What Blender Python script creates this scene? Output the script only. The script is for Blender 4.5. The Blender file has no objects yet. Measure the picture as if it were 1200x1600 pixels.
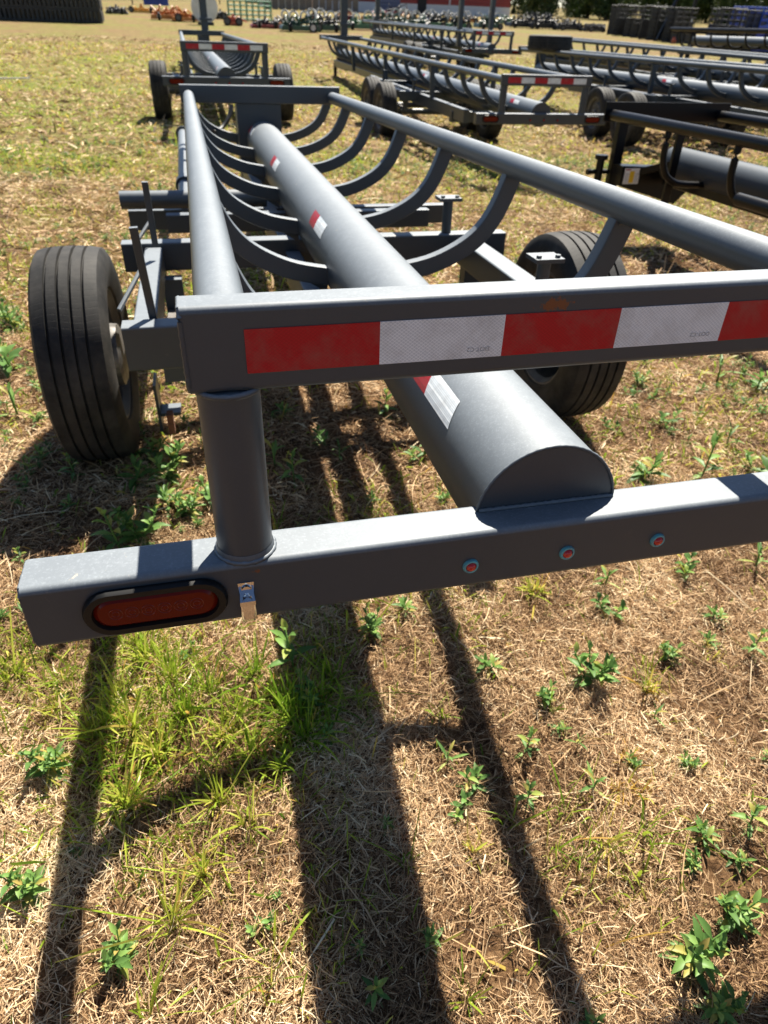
import bpy, math, random
import numpy as np
from mathutils import Vector, Matrix, noise
random.seed(7); rng = np.random.default_rng(11)
C = bpy.context.scene.collection
SC = bpy.context.scene
PI = math.pi

# ------------------------------------------------------------------ camera, sky, sun, exposure
TH = math.atan(0.04)                       # the trailer row leans 2.3 degrees against the level field
EYE = 1.43
F = 1066.0
_R = np.array([[0.97077286, 0.11406674, -0.21116066], [-0.23843075, 0.55882206, -0.79427242], [0.02740117, 0.82140531, 0.56968631]])
MW = Matrix.Rotation(-TH, 4, 'X') @ Matrix.Translation((0, 0, EYE))     # row frame (eye at 0) -> world

def ray(px, py):
    d = _R @ np.array([px - 600.0, 800.0 - py, -F])
    return d / d[1]
def at(px, py, y):                         # row frame point at depth y along the row
    d = ray(px, py); return Vector((d[0] * y, y, d[2] * y))
def W(v): return MW @ Vector(v)

cd = bpy.data.cameras.new('camera'); cam = bpy.data.objects.new('camera', cd); C.objects.link(cam)
m3 = Matrix([list(r) for r in _R]).to_4x4()
cam.matrix_world = MW @ m3
cd.sensor_fit = 'VERTICAL'; cd.sensor_height = 36; cd.sensor_width = 27; cd.lens = F / 1600 * 36
cd.clip_start = 0.02; cd.clip_end = 3000
cd.dof.use_dof = True; cd.dof.focus_distance = 0.95; cd.dof.aperture_fstop = 7.0
SC.camera = cam

sun_to = Vector((0.376, 0.645, 0.976)).normalized()
w = bpy.data.worlds.new('World'); SC.world = w; w.use_nodes = True
nt = w.node_tree; bg = nt.nodes['Background']
sk = nt.nodes.new('ShaderNodeTexSky'); sk.sky_type = 'NISHITA'; sk.sun_disc = False
sk.sun_elevation = math.asin(sun_to.z); sk.sun_rotation = math.atan2(sun_to.x, sun_to.y)
sk.air_density = 0.8; sk.altitude = 900; sk.dust_density = 0.4; sk.ozone_density = 1.0
nt.links.new(sk.outputs[0], bg.inputs[0]); bg.inputs[1].default_value = 0.05
sd = bpy.data.lights.new('sun', 'SUN'); so = bpy.data.objects.new('sun', sd); C.objects.link(so)
sd.energy = 5.0; sd.angle = math.radians(0.53); sd.color = (1.0, 0.935, 0.82)
so.rotation_euler = sun_to.to_track_quat('Z', 'Y').to_euler(); so.location = (5, 10, 14)
SC.view_settings.view_transform = 'Standard'; SC.view_settings.look = 'None'
SC.view_settings.exposure = 1.32; SC.view_settings.gamma = 1.0

# ------------------------------------------------------------------ materials
def mat(name, col, rough=0.6, metal=0.0, spec=0.5):
    m = bpy.data.materials.new(name); m.use_nodes = True
    b = m.node_tree.nodes['Principled BSDF']
    b.inputs['Base Color'].default_value = (*col, 1); b.inputs['Roughness'].default_value = rough
    b.inputs['Metallic'].default_value = metal; b.inputs['Specular IOR Level'].default_value = spec
    return m
def nodes(m): return m.node_tree, m.node_tree.nodes, m.node_tree.links, m.node_tree.nodes['Principled BSDF']
def N(n, t, **kw):
    o = n.new(t)
    for k, v in kw.items():
        if k in o.inputs: o.inputs[k].default_value = v
        else: setattr(o, k, v)
    return o
def ramp(n, stops):
    r = n.new('ShaderNodeValToRGB'); e = r.color_ramp.elements
    while len(e) < len(stops): e.new(0.5)
    for x, (p, c) in zip(e, stops):
        x.position = p; x.color = (*c, 1) if len(c) == 3 else c
    return r
def noisy(name, c1, c2, scale=20, rough=0.6, bump=0.0, bscale=None, metal=0, spec=0.5, detail=6, lo=.35, hi=.65, rvar=0.0):
    m = mat(name, c1, rough, metal, spec); t, n, l, b = nodes(m)
    co = N(n, 'ShaderNodeTexCoord'); nz = N(n, 'ShaderNodeTexNoise', Scale=scale, Detail=detail, Roughness=.6)
    l.new(co.outputs['Object'], nz.inputs['Vector'])
    r = ramp(n, [(lo, c1), (hi, c2)]); l.new(nz.outputs[0], r.inputs[0]); l.new(r.outputs[0], b.inputs['Base Color'])
    if rvar:
        mr = N(n, 'ShaderNodeMapRange'); mr.inputs['To Min'].default_value = rough - rvar; mr.inputs['To Max'].default_value = rough + rvar
        l.new(nz.outputs[0], mr.inputs[0]); l.new(mr.outputs[0], b.inputs['Roughness'])
    if bump:
        n2 = N(n, 'ShaderNodeTexNoise', Scale=bscale or scale * 3, Detail=4); l.new(co.outputs['Object'], n2.inputs['Vector'])
        bp = N(n, 'ShaderNodeBump', Strength=bump, Distance=0.004); l.new(n2.outputs[0], bp.inputs['Height']); l.new(bp.outputs[0], b.inputs['Normal'])
    return m

def paint(name, base, dust, rough=0.36, amount=0.5):
    """sprayed steel: orange peel, upward faces coloured paler like sunlit tops, with dry dusty specks, fine scratches"""
    m = mat(name, base, rough, 0, 0.5); t, n, l, b = nodes(m)
    co = N(n, 'ShaderNodeTexCoord'); ge = N(n, 'ShaderNodeNewGeometry')
    n1 = N(n, 'ShaderNodeTexNoise', Scale=5, Detail=5, Roughness=.65); n2 = N(n, 'ShaderNodeTexNoise', Scale=260, Detail=3, Roughness=.7)
    n3 = N(n, 'ShaderNodeTexNoise', Scale=45, Detail=5, Roughness=.7)
    for q in (n1, n2, n3): l.new(co.outputs['Object'], q.inputs['Vector'])
    sx = N(n, 'ShaderNodeSeparateXYZ'); l.new(ge.outputs['Normal'], sx.inputs[0])
    up = N(n, 'ShaderNodeMapRange'); up.inputs['From Min'].default_value = 0.1; up.inputs['From Max'].default_value = 0.9
    up.inputs['To Min'].default_value = 0.06; l.new(sx.outputs[2], up.inputs[0])
    r1 = ramp(n, [(.40, (0, 0, 0)), (.80, (.12, .12, .12))]); l.new(n1.outputs[0], r1.inputs[0])
    r2 = ramp(n, [(.52, (0, 0, 0)), (.72, (.32, .32, .32))]); l.new(n2.outputs[0], r2.inputs[0])
    r3 = ramp(n, [(.46, (0, 0, 0)), (.78, (.16, .16, .16))]); l.new(n3.outputs[0], r3.inputs[0])
    a = N(n, 'ShaderNodeMath', operation='ADD'); l.new(r1.outputs[0], a.inputs[0]); l.new(r3.outputs[0], a.inputs[1])
    a1 = N(n, 'ShaderNodeMath', operation='ADD'); l.new(a.outputs[0], a1.inputs[0]); a1.inputs[1].default_value = .70  # even film: bright lit tops painted into the colour, besides the dusty specks
    a2 = N(n, 'ShaderNodeMath', operation='ADD'); l.new(a1.outputs[0], a2.inputs[0]); l.new(r2.outputs[0], a2.inputs[1])
    mu = N(n, 'ShaderNodeMath', operation='MULTIPLY'); l.new(a2.outputs[0], mu.inputs[0]); l.new(up.outputs[0], mu.inputs[1])
    mu2 = N(n, 'ShaderNodeMath', operation='MULTIPLY', use_clamp=True); l.new(mu.outputs[0], mu2.inputs[0]); mu2.inputs[1].default_value = amount * .45
    mx = N(n, 'ShaderNodeMix', data_type='RGBA'); mx.inputs[6].default_value = (*base, 1); mx.inputs[7].default_value = (*dust, 1)
    l.new(mu2.outputs[0], mx.inputs[0]); l.new(mx.outputs[2], b.inputs['Base Color'])
    rr = N(n, 'ShaderNodeMapRange'); rr.inputs['To Min'].default_value = rough; rr.inputs['To Max'].default_value = rough + .3
    l.new(mu2.outputs[0], rr.inputs[0]); l.new(rr.outputs[0], b.inputs['Roughness'])
    n4 = N(n, 'ShaderNodeTexNoise', Scale=16, Detail=9, Roughness=.75, Distortion=1.2); l.new(co.outputs['Object'], n4.inputs['Vector'])
    r4 = ramp(n, [(.655, (0, 0, 0)), (.675, (1, 1, 1))]); l.new(n4.outputs[0], r4.inputs[0])
    m4 = N(n, 'ShaderNodeMath', operation='MULTIPLY'); l.new(r4.outputs[0], m4.inputs[0]); l.new(up.outputs[0], m4.inputs[1])
    mx4 = N(n, 'ShaderNodeMix', data_type='RGBA'); l.new(m4.outputs[0], mx4.inputs[0]); l.new(mx.outputs[2], mx4.inputs[6]); mx4.inputs[7].default_value = (.42, .37, .29, 1); n5 = N(n, 'ShaderNodeTexNoise', Scale=34, Detail=7, Roughness=.8); l.new(co.outputs['Object'], n5.inputs['Vector'])
    r5 = ramp(n, [(.715, (0, 0, 0)), (.735, (1, 1, 1))]); l.new(n5.outputs[0], r5.inputs[0])
    mx5 = N(n, 'ShaderNodeMix', data_type='RGBA'); l.new(r5.outputs[0], mx5.inputs[0]); l.new(mx4.outputs[2], mx5.inputs[6]); mx5.inputs[7].default_value = (.13, .07, .035, 1); l.new(mx5.outputs[2], b.inputs['Base Color'])
    bp = N(n, 'ShaderNodeBump', Strength=0.12, Distance=0.002); l.new(n3.outputs[0], bp.inputs['Height']); l.new(bp.outputs[0], b.inputs['Normal'])
    return m

M = {}
M['paint'] = paint('grey_paint', (0.026, 0.037, 0.048), (0.40, 0.44, 0.48), .42, 1.15)  # second colour: dusty film and bluish top light in one
M['paint2'] = paint('grey_paint_plain', (0.020, 0.029, 0.038), (0.38, 0.42, 0.46), .34, 1.1)
M['black'] = paint('black_paint', (0.005, 0.005, 0.006), (0.05, 0.055, 0.06), .30, .25)
nodes(M['black'])[3].inputs['Specular IOR Level'].default_value = .2
M['pipe'] = paint('pipe_paint', (0.026, 0.032, 0.040), (0.22, 0.26, 0.31), .46, .8)
nodes(M['pipe'])[3].inputs['Specular IOR Level'].default_value = .15
M['hub'] = noisy('hub_steel', (.26, .25, .24), (.12, .11, .10), 30, .45, metal=.7)
M['chrome'] = mat('chrome', (.75, .76, .78), .12, 1.0)
M['bolt'] = noisy('bolt_steel', (.28, .27, .26), (.14, .12, .10), 60, .5, metal=.6)
M['rust'] = noisy('rusty_steel', (.20, .07, .025), (.09, .035, .015), 60, .85)
M['rim'] = noisy('rim_grey', (.10, .105, .11), (.06, .06, .062), 12, .5)
M['rimwhite'] = noisy('rim_white', (.62, .62, .60), (.42, .40, .36), 12, .5)
M['rubber'] = mat('black_rubber', (.006, .006, .006), .45, 0, .3)
M['cable'] = mat('cable_rubber', (.012, .012, .013), .5)

def tyre_mat(name, base, dusty):
    m = mat(name, base, .72, 0, .35); t, n, l, b = nodes(m)
    co = N(n, 'ShaderNodeTexCoord'); sx = N(n, 'ShaderNodeSeparateXYZ'); l.new(co.outputs['Object'], sx.inputs[0])
    nz = N(n, 'ShaderNodeTexNoise', Scale=9, Detail=6, Roughness=.7); l.new(co.outputs['Object'], nz.inputs['Vector'])
    r = ramp(n, [(.38, base), (.72, dusty)]); l.new(nz.outputs[0], r.inputs[0]); l.new(r.outputs[0], b.inputs['Base Color'])
    an = N(n, 'ShaderNodeMath', operation='ARCTAN2'); l.new(sx.outputs[1], an.inputs[0]); l.new(sx.outputs[2], an.inputs[1])
    ml = N(n, 'ShaderNodeMath', operation='MULTIPLY'); l.new(an.outputs[0], ml.inputs[0]); ml.inputs[1].default_value = 110 / (2 * PI)
    xs = N(n, 'ShaderNodeMath', operation='MULTIPLY'); l.new(sx.outputs[0], xs.inputs[0]); xs.inputs[1].default_value = 40
    sn0 = N(n, 'ShaderNodeMath', operation='SINE'); l.new(xs.outputs[0], sn0.inputs[0])
    ad = N(n, 'ShaderNodeMath', operation='MULTIPLY_ADD'); l.new(sn0.outputs[0], ad.inputs[0]); ad.inputs[1].default_value = .25; l.new(ml.outputs[0], ad.inputs[2])
    fr = N(n, 'ShaderNodeMath', operation='FRACT'); l.new(ad.outputs[0], fr.inputs[0])
    gt = N(n, 'ShaderNodeMath', operation='GREATER_THAN'); l.new(fr.outputs[0], gt.inputs[0]); gt.inputs[1].default_value = .2
    bp = N(n, 'ShaderNodeBump', Strength=.35, Distance=0.002); l.new(gt.outputs[0], bp.inputs['Height']); l.new(bp.outputs[0], b.inputs['Normal'])
    return m
M['tyre'] = tyre_mat('tyre_rubber', (.009, .009, .009), (.048, .044, .039))

def tape(name, col, cell):
    m = mat(name, col, .28, 0, .35); t, n, l, b = nodes(m)
    co = N(n, 'ShaderNodeTexCoord'); sx = N(n, 'ShaderNodeSeparateXYZ'); l.new(co.outputs['Object'], sx.inputs[0])
    def diag(sg):
        a = N(n, 'ShaderNodeMath', operation='MULTIPLY_ADD'); l.new(sx.outputs[2], a.inputs[0]); a.inputs[1].default_value = sg * 1.3; l.new(sx.outputs[0], a.inputs[2])
        s_ = N(n, 'ShaderNodeMath', operation='MULTIPLY'); l.new(a.outputs[0], s_.inputs[0]); s_.inputs[1].default_value = 185
        f_ = N(n, 'ShaderNodeMath', operation='FRACT'); l.new(s_.outputs[0], f_.inputs[0])
        g_ = N(n, 'ShaderNodeMath', operation='LESS_THAN'); l.new(f_.outputs[0], g_.inputs[0]); g_.inputs[1].default_value = .2
        return g_
    mx_ = N(n, 'ShaderNodeMath', operation='MAXIMUM'); l.new(diag(1).outputs[0], mx_.inputs[0]); l.new(diag(-1).outputs[0], mx_.inputs[1])
    mx = N(n, 'ShaderNodeMix', data_type='RGBA'); mx.inputs[6].default_value = (*col, 1); mx.inputs[7].default_value = (*cell, 1)
    l.new(mx_.outputs[0], mx.inputs[0])
    gn = N(n, 'ShaderNodeTexNoise', Scale=22, Detail=8, Roughness=.7); l.new(co.outputs['Object'], gn.inputs['Vector']); gr = ramp(n, [(.45, (0, 0, 0)), (.85, (.55, .55, .55))]); l.new(gn.outputs[0], gr.inputs[0])
    mg = N(n, 'ShaderNodeMix', data_type='RGBA'); l.new(gr.outputs[0], mg.inputs[0]); l.new(mx.outputs[2], mg.inputs[6]); mg.inputs[7].default_value = (.16, .13, .10, 1); l.new(mg.outputs[2], b.inputs['Base Color'])
    rg = N(n, 'ShaderNodeMapRange'); rg.inputs['To Min'].default_value = .2; rg.inputs['To Max'].default_value = .5; l.new(gn.outputs[0], rg.inputs[0]); l.new(rg.outputs[0], b.inputs['Roughness'])
    return m
M['tapewhite'] = tape('tape_white', (.56, .61, .65), (.80, .84, .86))
M['tapered'] = tape('tape_red', (.40, .0012, .012), (.31, .001, .009))
M['lens'] = mat('lens_red', (.12, .008, .0025), .10, 0, .2)
M['marker'] = mat('marker_red', (.50, .015, .015), .15, 0, .6)
M['lensdim'] = mat('lens_cup', (.14, .012, .008), .2, .2)
M['teal'] = noisy('teal_overspray', (.10, .42, .46), (.12, .24, .26), 90, .5)
M['ink'] = mat('tape_ink', (.16, .17, .18), .5)
M['white'] = noisy('white_paint', (.72, .72, .70), (.58, .56, .52), 6, .5)
M['wtank'] = noisy('white_tank', (.74, .74, .74), (.60, .59, .57), 2, .45)
M['green'] = noisy('green_paint', (.03, .17, .08), (.05, .10, .05), 6, .4)
M['dgreen'] = noisy('dark_green_paint', (.012, .075, .045), (.03, .06, .04), 6, .4)
M['lgreen'] = noisy('light_green_paint', (.10, .30, .17), (.08, .2, .12), 6, .45)
M['orange'] = noisy('orange_paint', (.55, .20, .03), (.35, .12, .03), 7, .45)
M['yellow'] = noisy('yellow_paint', (.62, .33, .03), (.45, .22, .03), 7, .45)
M['maroon'] = noisy('maroon_paint', (.28, .02, .03), (.16, .02, .02), 7, .4)
M['redo'] = noisy('red_orange_paint', (.50, .09, .03), (.3, .06, .03), 7, .4)
M['blue'] = noisy('blue_paint', (.012, .07, .42), (.01, .04, .24), 5, .35)
M['bblue'] = noisy('bright_blue', (.02, .28, .55), (.02, .2, .4), 5, .4)
M['plast'] = noisy('black_plastic', (.010, .010, .011), (.03, .03, .03), 5, .5)
M['gate'] = noisy('gate_dark', (.016, .016, .017), (.04, .038, .036), 5, .5)
M['stickerw'] = mat('sticker_white', (.75, .75, .73), .4)
M['stickery'] = mat('sticker_yellow', (.75, .48, .02), .4)
M['bark'] = noisy('bark', (.10, .075, .055), (.05, .04, .03), 8, .9)
M['wood'] = noisy('grey_wood', (.22, .19, .16), (.13, .11, .09), 4, .85)

def rusty_paint(cx, cz, rad):
    m = M['paint'].copy(); m.name = 'grey_paint_rust_spot'; t, n, l, b = nodes(m)
    co = N(n, 'ShaderNodeTexCoord'); vd = N(n, 'ShaderNodeVectorMath', operation='SUBTRACT'); l.new(co.outputs['Object'], vd.inputs[0]); vd.inputs[1].default_value = (cx, 0, cz)
    vm = N(n, 'ShaderNodeVectorMath', operation='MULTIPLY'); l.new(vd.outputs[0], vm.inputs[0]); vm.inputs[1].default_value = (1 / rad, 0, 2.1 / rad)
    ln = N(n, 'ShaderNodeVectorMath', operation='LENGTH'); l.new(vm.outputs[0], ln.inputs[0])
    nz = N(n, 'ShaderNodeTexNoise', Scale=70, Detail=6, Roughness=.75); l.new(co.outputs['Object'], nz.inputs['Vector'])
    sb = N(n, 'ShaderNodeMath', operation='MULTIPLY_ADD'); l.new(nz.outputs[0], sb.inputs[0]); sb.inputs[1].default_value = 4.2; sb.inputs[2].default_value = -1.65
    s2 = N(n, 'ShaderNodeMath', operation='SUBTRACT'); l.new(sb.outputs[0], s2.inputs[0]); l.new(ln.outputs[1] if len(ln.outputs) > 1 else ln.outputs[0], s2.inputs[1])
    r = ramp(n, [(.0, (0, 0, 0)), (.14, (1, 1, 1))]); l.new(s2.outputs[0], r.inputs[0])
    old = b.inputs['Base Color'].links[0].from_socket
    mx = N(n, 'ShaderNodeMix', data_type='RGBA'); l.new(r.outputs[0], mx.inputs[0]); l.new(old, mx.inputs[6]); mx.inputs[7].default_value = (.15, .045, .012, 1)
    l.new(mx.outputs[2], b.inputs['Base Color'])
    return m

# ------------------------------------------------------------------ mesh builder
class MB:
    def __init__(s): s.v = []; s.f = []; s.mi = []
    def add(s, vs, fs, mi=0):
        k = len(s.v); s.v += [tuple(p) for p in vs]; s.f += [tuple(i + k for i in f) for f in fs]; s.mi += [mi] * len(fs); return s
    def sweep(s, prof, path, up=(0, 0, 1), caps=True, mi=0, scale=None):
        """prof: (side, up) points, path: 3D points"""
        P = [Vector(p) for p in path]; up = Vector(up); n = len(prof); vs = []; fs = []
        for i, p in enumerate(P):
            a = P[max(i - 1, 0)]; b = P[min(i + 1, len(P) - 1)]; t = (b - a).normalized()
            sd_ = t.cross(up)
            if sd_.length < 1e-4: sd_ = t.cross(Vector((0, 1, 0)))
            sd_.normalize(); u = sd_.cross(t).normalized()
            k = 1.0
            if 0 < i < len(P) - 1:
                c = (P[i] - P[i - 1]).normalized().dot((P[i + 1] - P[i]).normalized()); k = 1 / max(.5, math.sqrt((1 + c) / 2))
            sc = scale[i] if scale else 1
            for (x, y) in prof: vs.append(p + sd_ * x * sc + u * y * sc)
        for i in range(len(P) - 1):
            for j in range(n):
                j2 = (j + 1) % n; fs.append((i * n + j, i * n + j2, (i + 1) * n + j2, (i + 1) * n + j))
        if caps: fs.append(tuple(range(n))[::-1]); fs.append(tuple((len(P) - 1) * n + j for j in range(n)))
        return s.add(vs, fs, mi)
    def tube(s, path, r, seg=16, caps=True, up=(0, 0, 1), mi=0, scale=None):
        return s.sweep([(r * math.cos(2 * PI * i / seg), r * math.sin(2 * PI * i / seg)) for i in range(seg)], path, up, caps, mi, scale)
    def rbar(s, a, b, wd, ht, r=0.006, up=(0, 0, 1), seg=3, mi=0):
        """rounded rectangular tube between a and b (centre line)"""
        return s.sweep(rrect(wd, ht, r, seg), [a, b], up, True, mi)
    def box(s, x0, x1, y0, y1, z0, z1, mi=0):
        vs = [(x, y, z) for x in (x0, x1) for y in (y0, y1) for z in (z0, z1)]
        return s.add(vs, [(0, 1, 3, 2), (4, 6, 7, 5), (0, 4, 5, 1), (2, 3, 7, 6), (0, 2, 6, 4), (1, 5, 7, 3)], mi)
    def lathe(s, prof, c, ax='x', seg=48, closed=False, mi=0):
        """prof: (along axis, radius)"""
        vs = []; fs = []; n = len(prof); c = Vector(c)
        for i in range(seg):
            a = 2 * PI * i / seg; ca, sa = math.cos(a), math.sin(a)
            for (h, r) in prof:
                o = {'x': (h, r * ca, r * sa), 'y': (r * ca, h, r * sa), 'z': (r * ca, r * sa, h)}[ax]; vs.append(c + Vector(o))
        for i in range(seg):
            i2 = (i + 1) % seg
            for j in range(n if closed else n - 1):
                j2 = (j + 1) % n; fs.append((i * n + j, i * n + j2, i2 * n + j2, i2 * n + j))
        return s.add(vs, fs, mi)
    def prism(s, pts, y0, y1, ax='y', mi=0):
        n = len(pts); f = {'y': lambda p, h: (p[0], h, p[1]), 'x': lambda p, h: (h, p[0], p[1]), 'z': lambda p, h: (p[0], p[1], h)}[ax]
        vs = [f(p, y0) for p in pts] + [f(p, y1) for p in pts]
        return s.add(vs, [tuple(range(n))[::-1], tuple(range(n, 2 * n))] + [(i, (i + 1) % n, (i + 1) % n + n, i + n) for i in range(n)], mi)
    def build(s, name, m, parent=None, ang=35, loc=None):
        me = bpy.data.meshes.new(name)
        vs = s.v
        if loc is not None: lv = Vector(loc); vs = [tuple(Vector(p) - lv) for p in vs]
        me.from_pydata(vs, [], s.f); me.validate()
        for k in (m if isinstance(m, (list, tuple)) else [m]): me.materials.append(k)
        if isinstance(m, (list, tuple)) and len(me.polygons) == len(s.mi): me.polygons.foreach_set('material_index', s.mi)
        import bmesh
        bm = bmesh.new(); bm.from_mesh(me); bmesh.ops.recalc_face_normals(bm, faces=bm.faces); bm.to_mesh(me); bm.free()
        if ang:
            me.polygons.foreach_set('use_smooth', [True] * len(me.polygons)); me.set_sharp_from_angle(angle=math.radians(ang))
        o = bpy.data.objects.new(name, me); C.objects.link(o)
        if ang and len(s.v) < 900:
            wn = o.modifiers.new('wn', 'WEIGHTED_NORMAL'); wn.keep_sharp = True; wn.weight = 100
        if parent: o.parent = parent
        if loc is not None: o.location = loc
        return o
def rrect(wd, ht, r, seg=3):
    pts = []
    for cx, cy, a0 in ((wd / 2 - r, ht / 2 - r, 0), (-wd / 2 + r, ht / 2 - r, 90), (-wd / 2 + r, -ht / 2 + r, 180), (wd / 2 - r, -ht / 2 + r, 270)):
        for i in range(seg + 1):
            a = math.radians(a0 + 90 * i / seg); pts.append((cx + r * math.cos(a), cy + r * math.sin(a)))
    return pts
def tag(o, label=None, cat=None, group=None, kind=None):
    if label: o['label'] = label
    if cat: o['category'] = cat
    if group: o['group'] = group
    if kind: o['kind'] = kind
    return o
def empty(name, mw, label, cat, group=None):
    o = bpy.data.objects.new(name, None); C.objects.link(o); o.matrix_world = mw; o.empty_display_size = .3
    return tag(o, label, cat, group)
def smooth_path(pts, n=4):
    P = [Vector(p) for p in pts]; out = []
    for i in range(len(P) - 1):
        p0 = P[max(i - 1, 0)]; p1 = P[i]; p2 = P[i + 1]; p3 = P[min(i + 2, len(P) - 1)]
        for k in range(n):
            t = k / n
            out.append(.5 * ((2 * p1) + (p2 - p0) * t + (2 * p0 - 5 * p1 + 4 * p2 - p3) * t * t + (3 * p1 - p0 - 3 * p2 + p3) * t ** 3))
    out.append(P[-1]); return out

# ------------------------------------------------------------------ ground
def sst(t): t = min(1, max(0, t)); return t * t * (3 - 2 * t)
def hbase(x, y):
    """height of the field in world metres: level far off, dips towards the viewer and to the right"""
    if y < 2: b = -.06 + .057 * max(y, -3)
    elif y < 10: b = .054 * (1 - (y - 2) / 8) ** 2
    else: b = 0
    b -= .13 * math.exp(-((x - 3.2) / 1.6) ** 2 - ((y - 11) / 3.5) ** 2)
    return b - .17 * sst((x - .5) / 4.5) * (1 - sst((y - 18) / 20))
def hn(x, y):
    return hbase(x, y) + .014 * noise.noise(Vector((x * 2.2, y * 2.2, 3))) + .011 * noise.noise(Vector((x * 8, y * 8, 7)))
def gW(px, py):                            # world point where a photo pixel meets the field
    d = MW.to_3x3() @ Vector(ray(px, py)); o = MW @ Vector((0, 0, 0)); t = 1.0
    for _ in range(60):
        p = o + d * t
        if d.z > -1e-5: return None
        t = (hbase(p.x, p.y) - o.z) / d.z
        t = min(t, 600)
    p = o + d * t; p.z = hn(p.x, p.y); return p

# green patches of the turf: world x, y, radius, strength
patches = []
for px, py, r, s in [(250, 1110, .15, 1.), (200, 1180, .15, .8), (330, 1190, .14, .6), (470, 1100, .13, .9), (500, 1010, .12, .5), (380, 1130, .1, .6), (30, 1030, .12, .8), (60, 1100, .1, .4), (420, 1180, .08, .9),
                     (190, 1230, .08, .9), (330, 1330, .1, .45), (240, 1000, .15, .8), (230, 1350, .05, .8), (1000, 1370, .05, .3), (900, 1350, .06, .5), (130, 1050, .1, .6), (600, 1090, .05, .3), (900, 1270, .06, .2), (480, 1260, .1, .25), (480, 1460, .12, .2), (1060, 570, .4, .35), (520, 660, .3, .35),
                     (1010, 1060, .04, .5), (610, 880, .3, .2), (1100, 620, .5, .35)]:
    p = gW(px, py); patches.append((p.x, p.y, r, s))
def green_at(x, y):
    g = 0
    for a, b, r, s in patches:
        d2 = ((x - a) ** 2 + (y - b) ** 2) / (r * r)
        if d2 < 6: g = max(g, s * math.exp(-d2))
    return g

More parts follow.
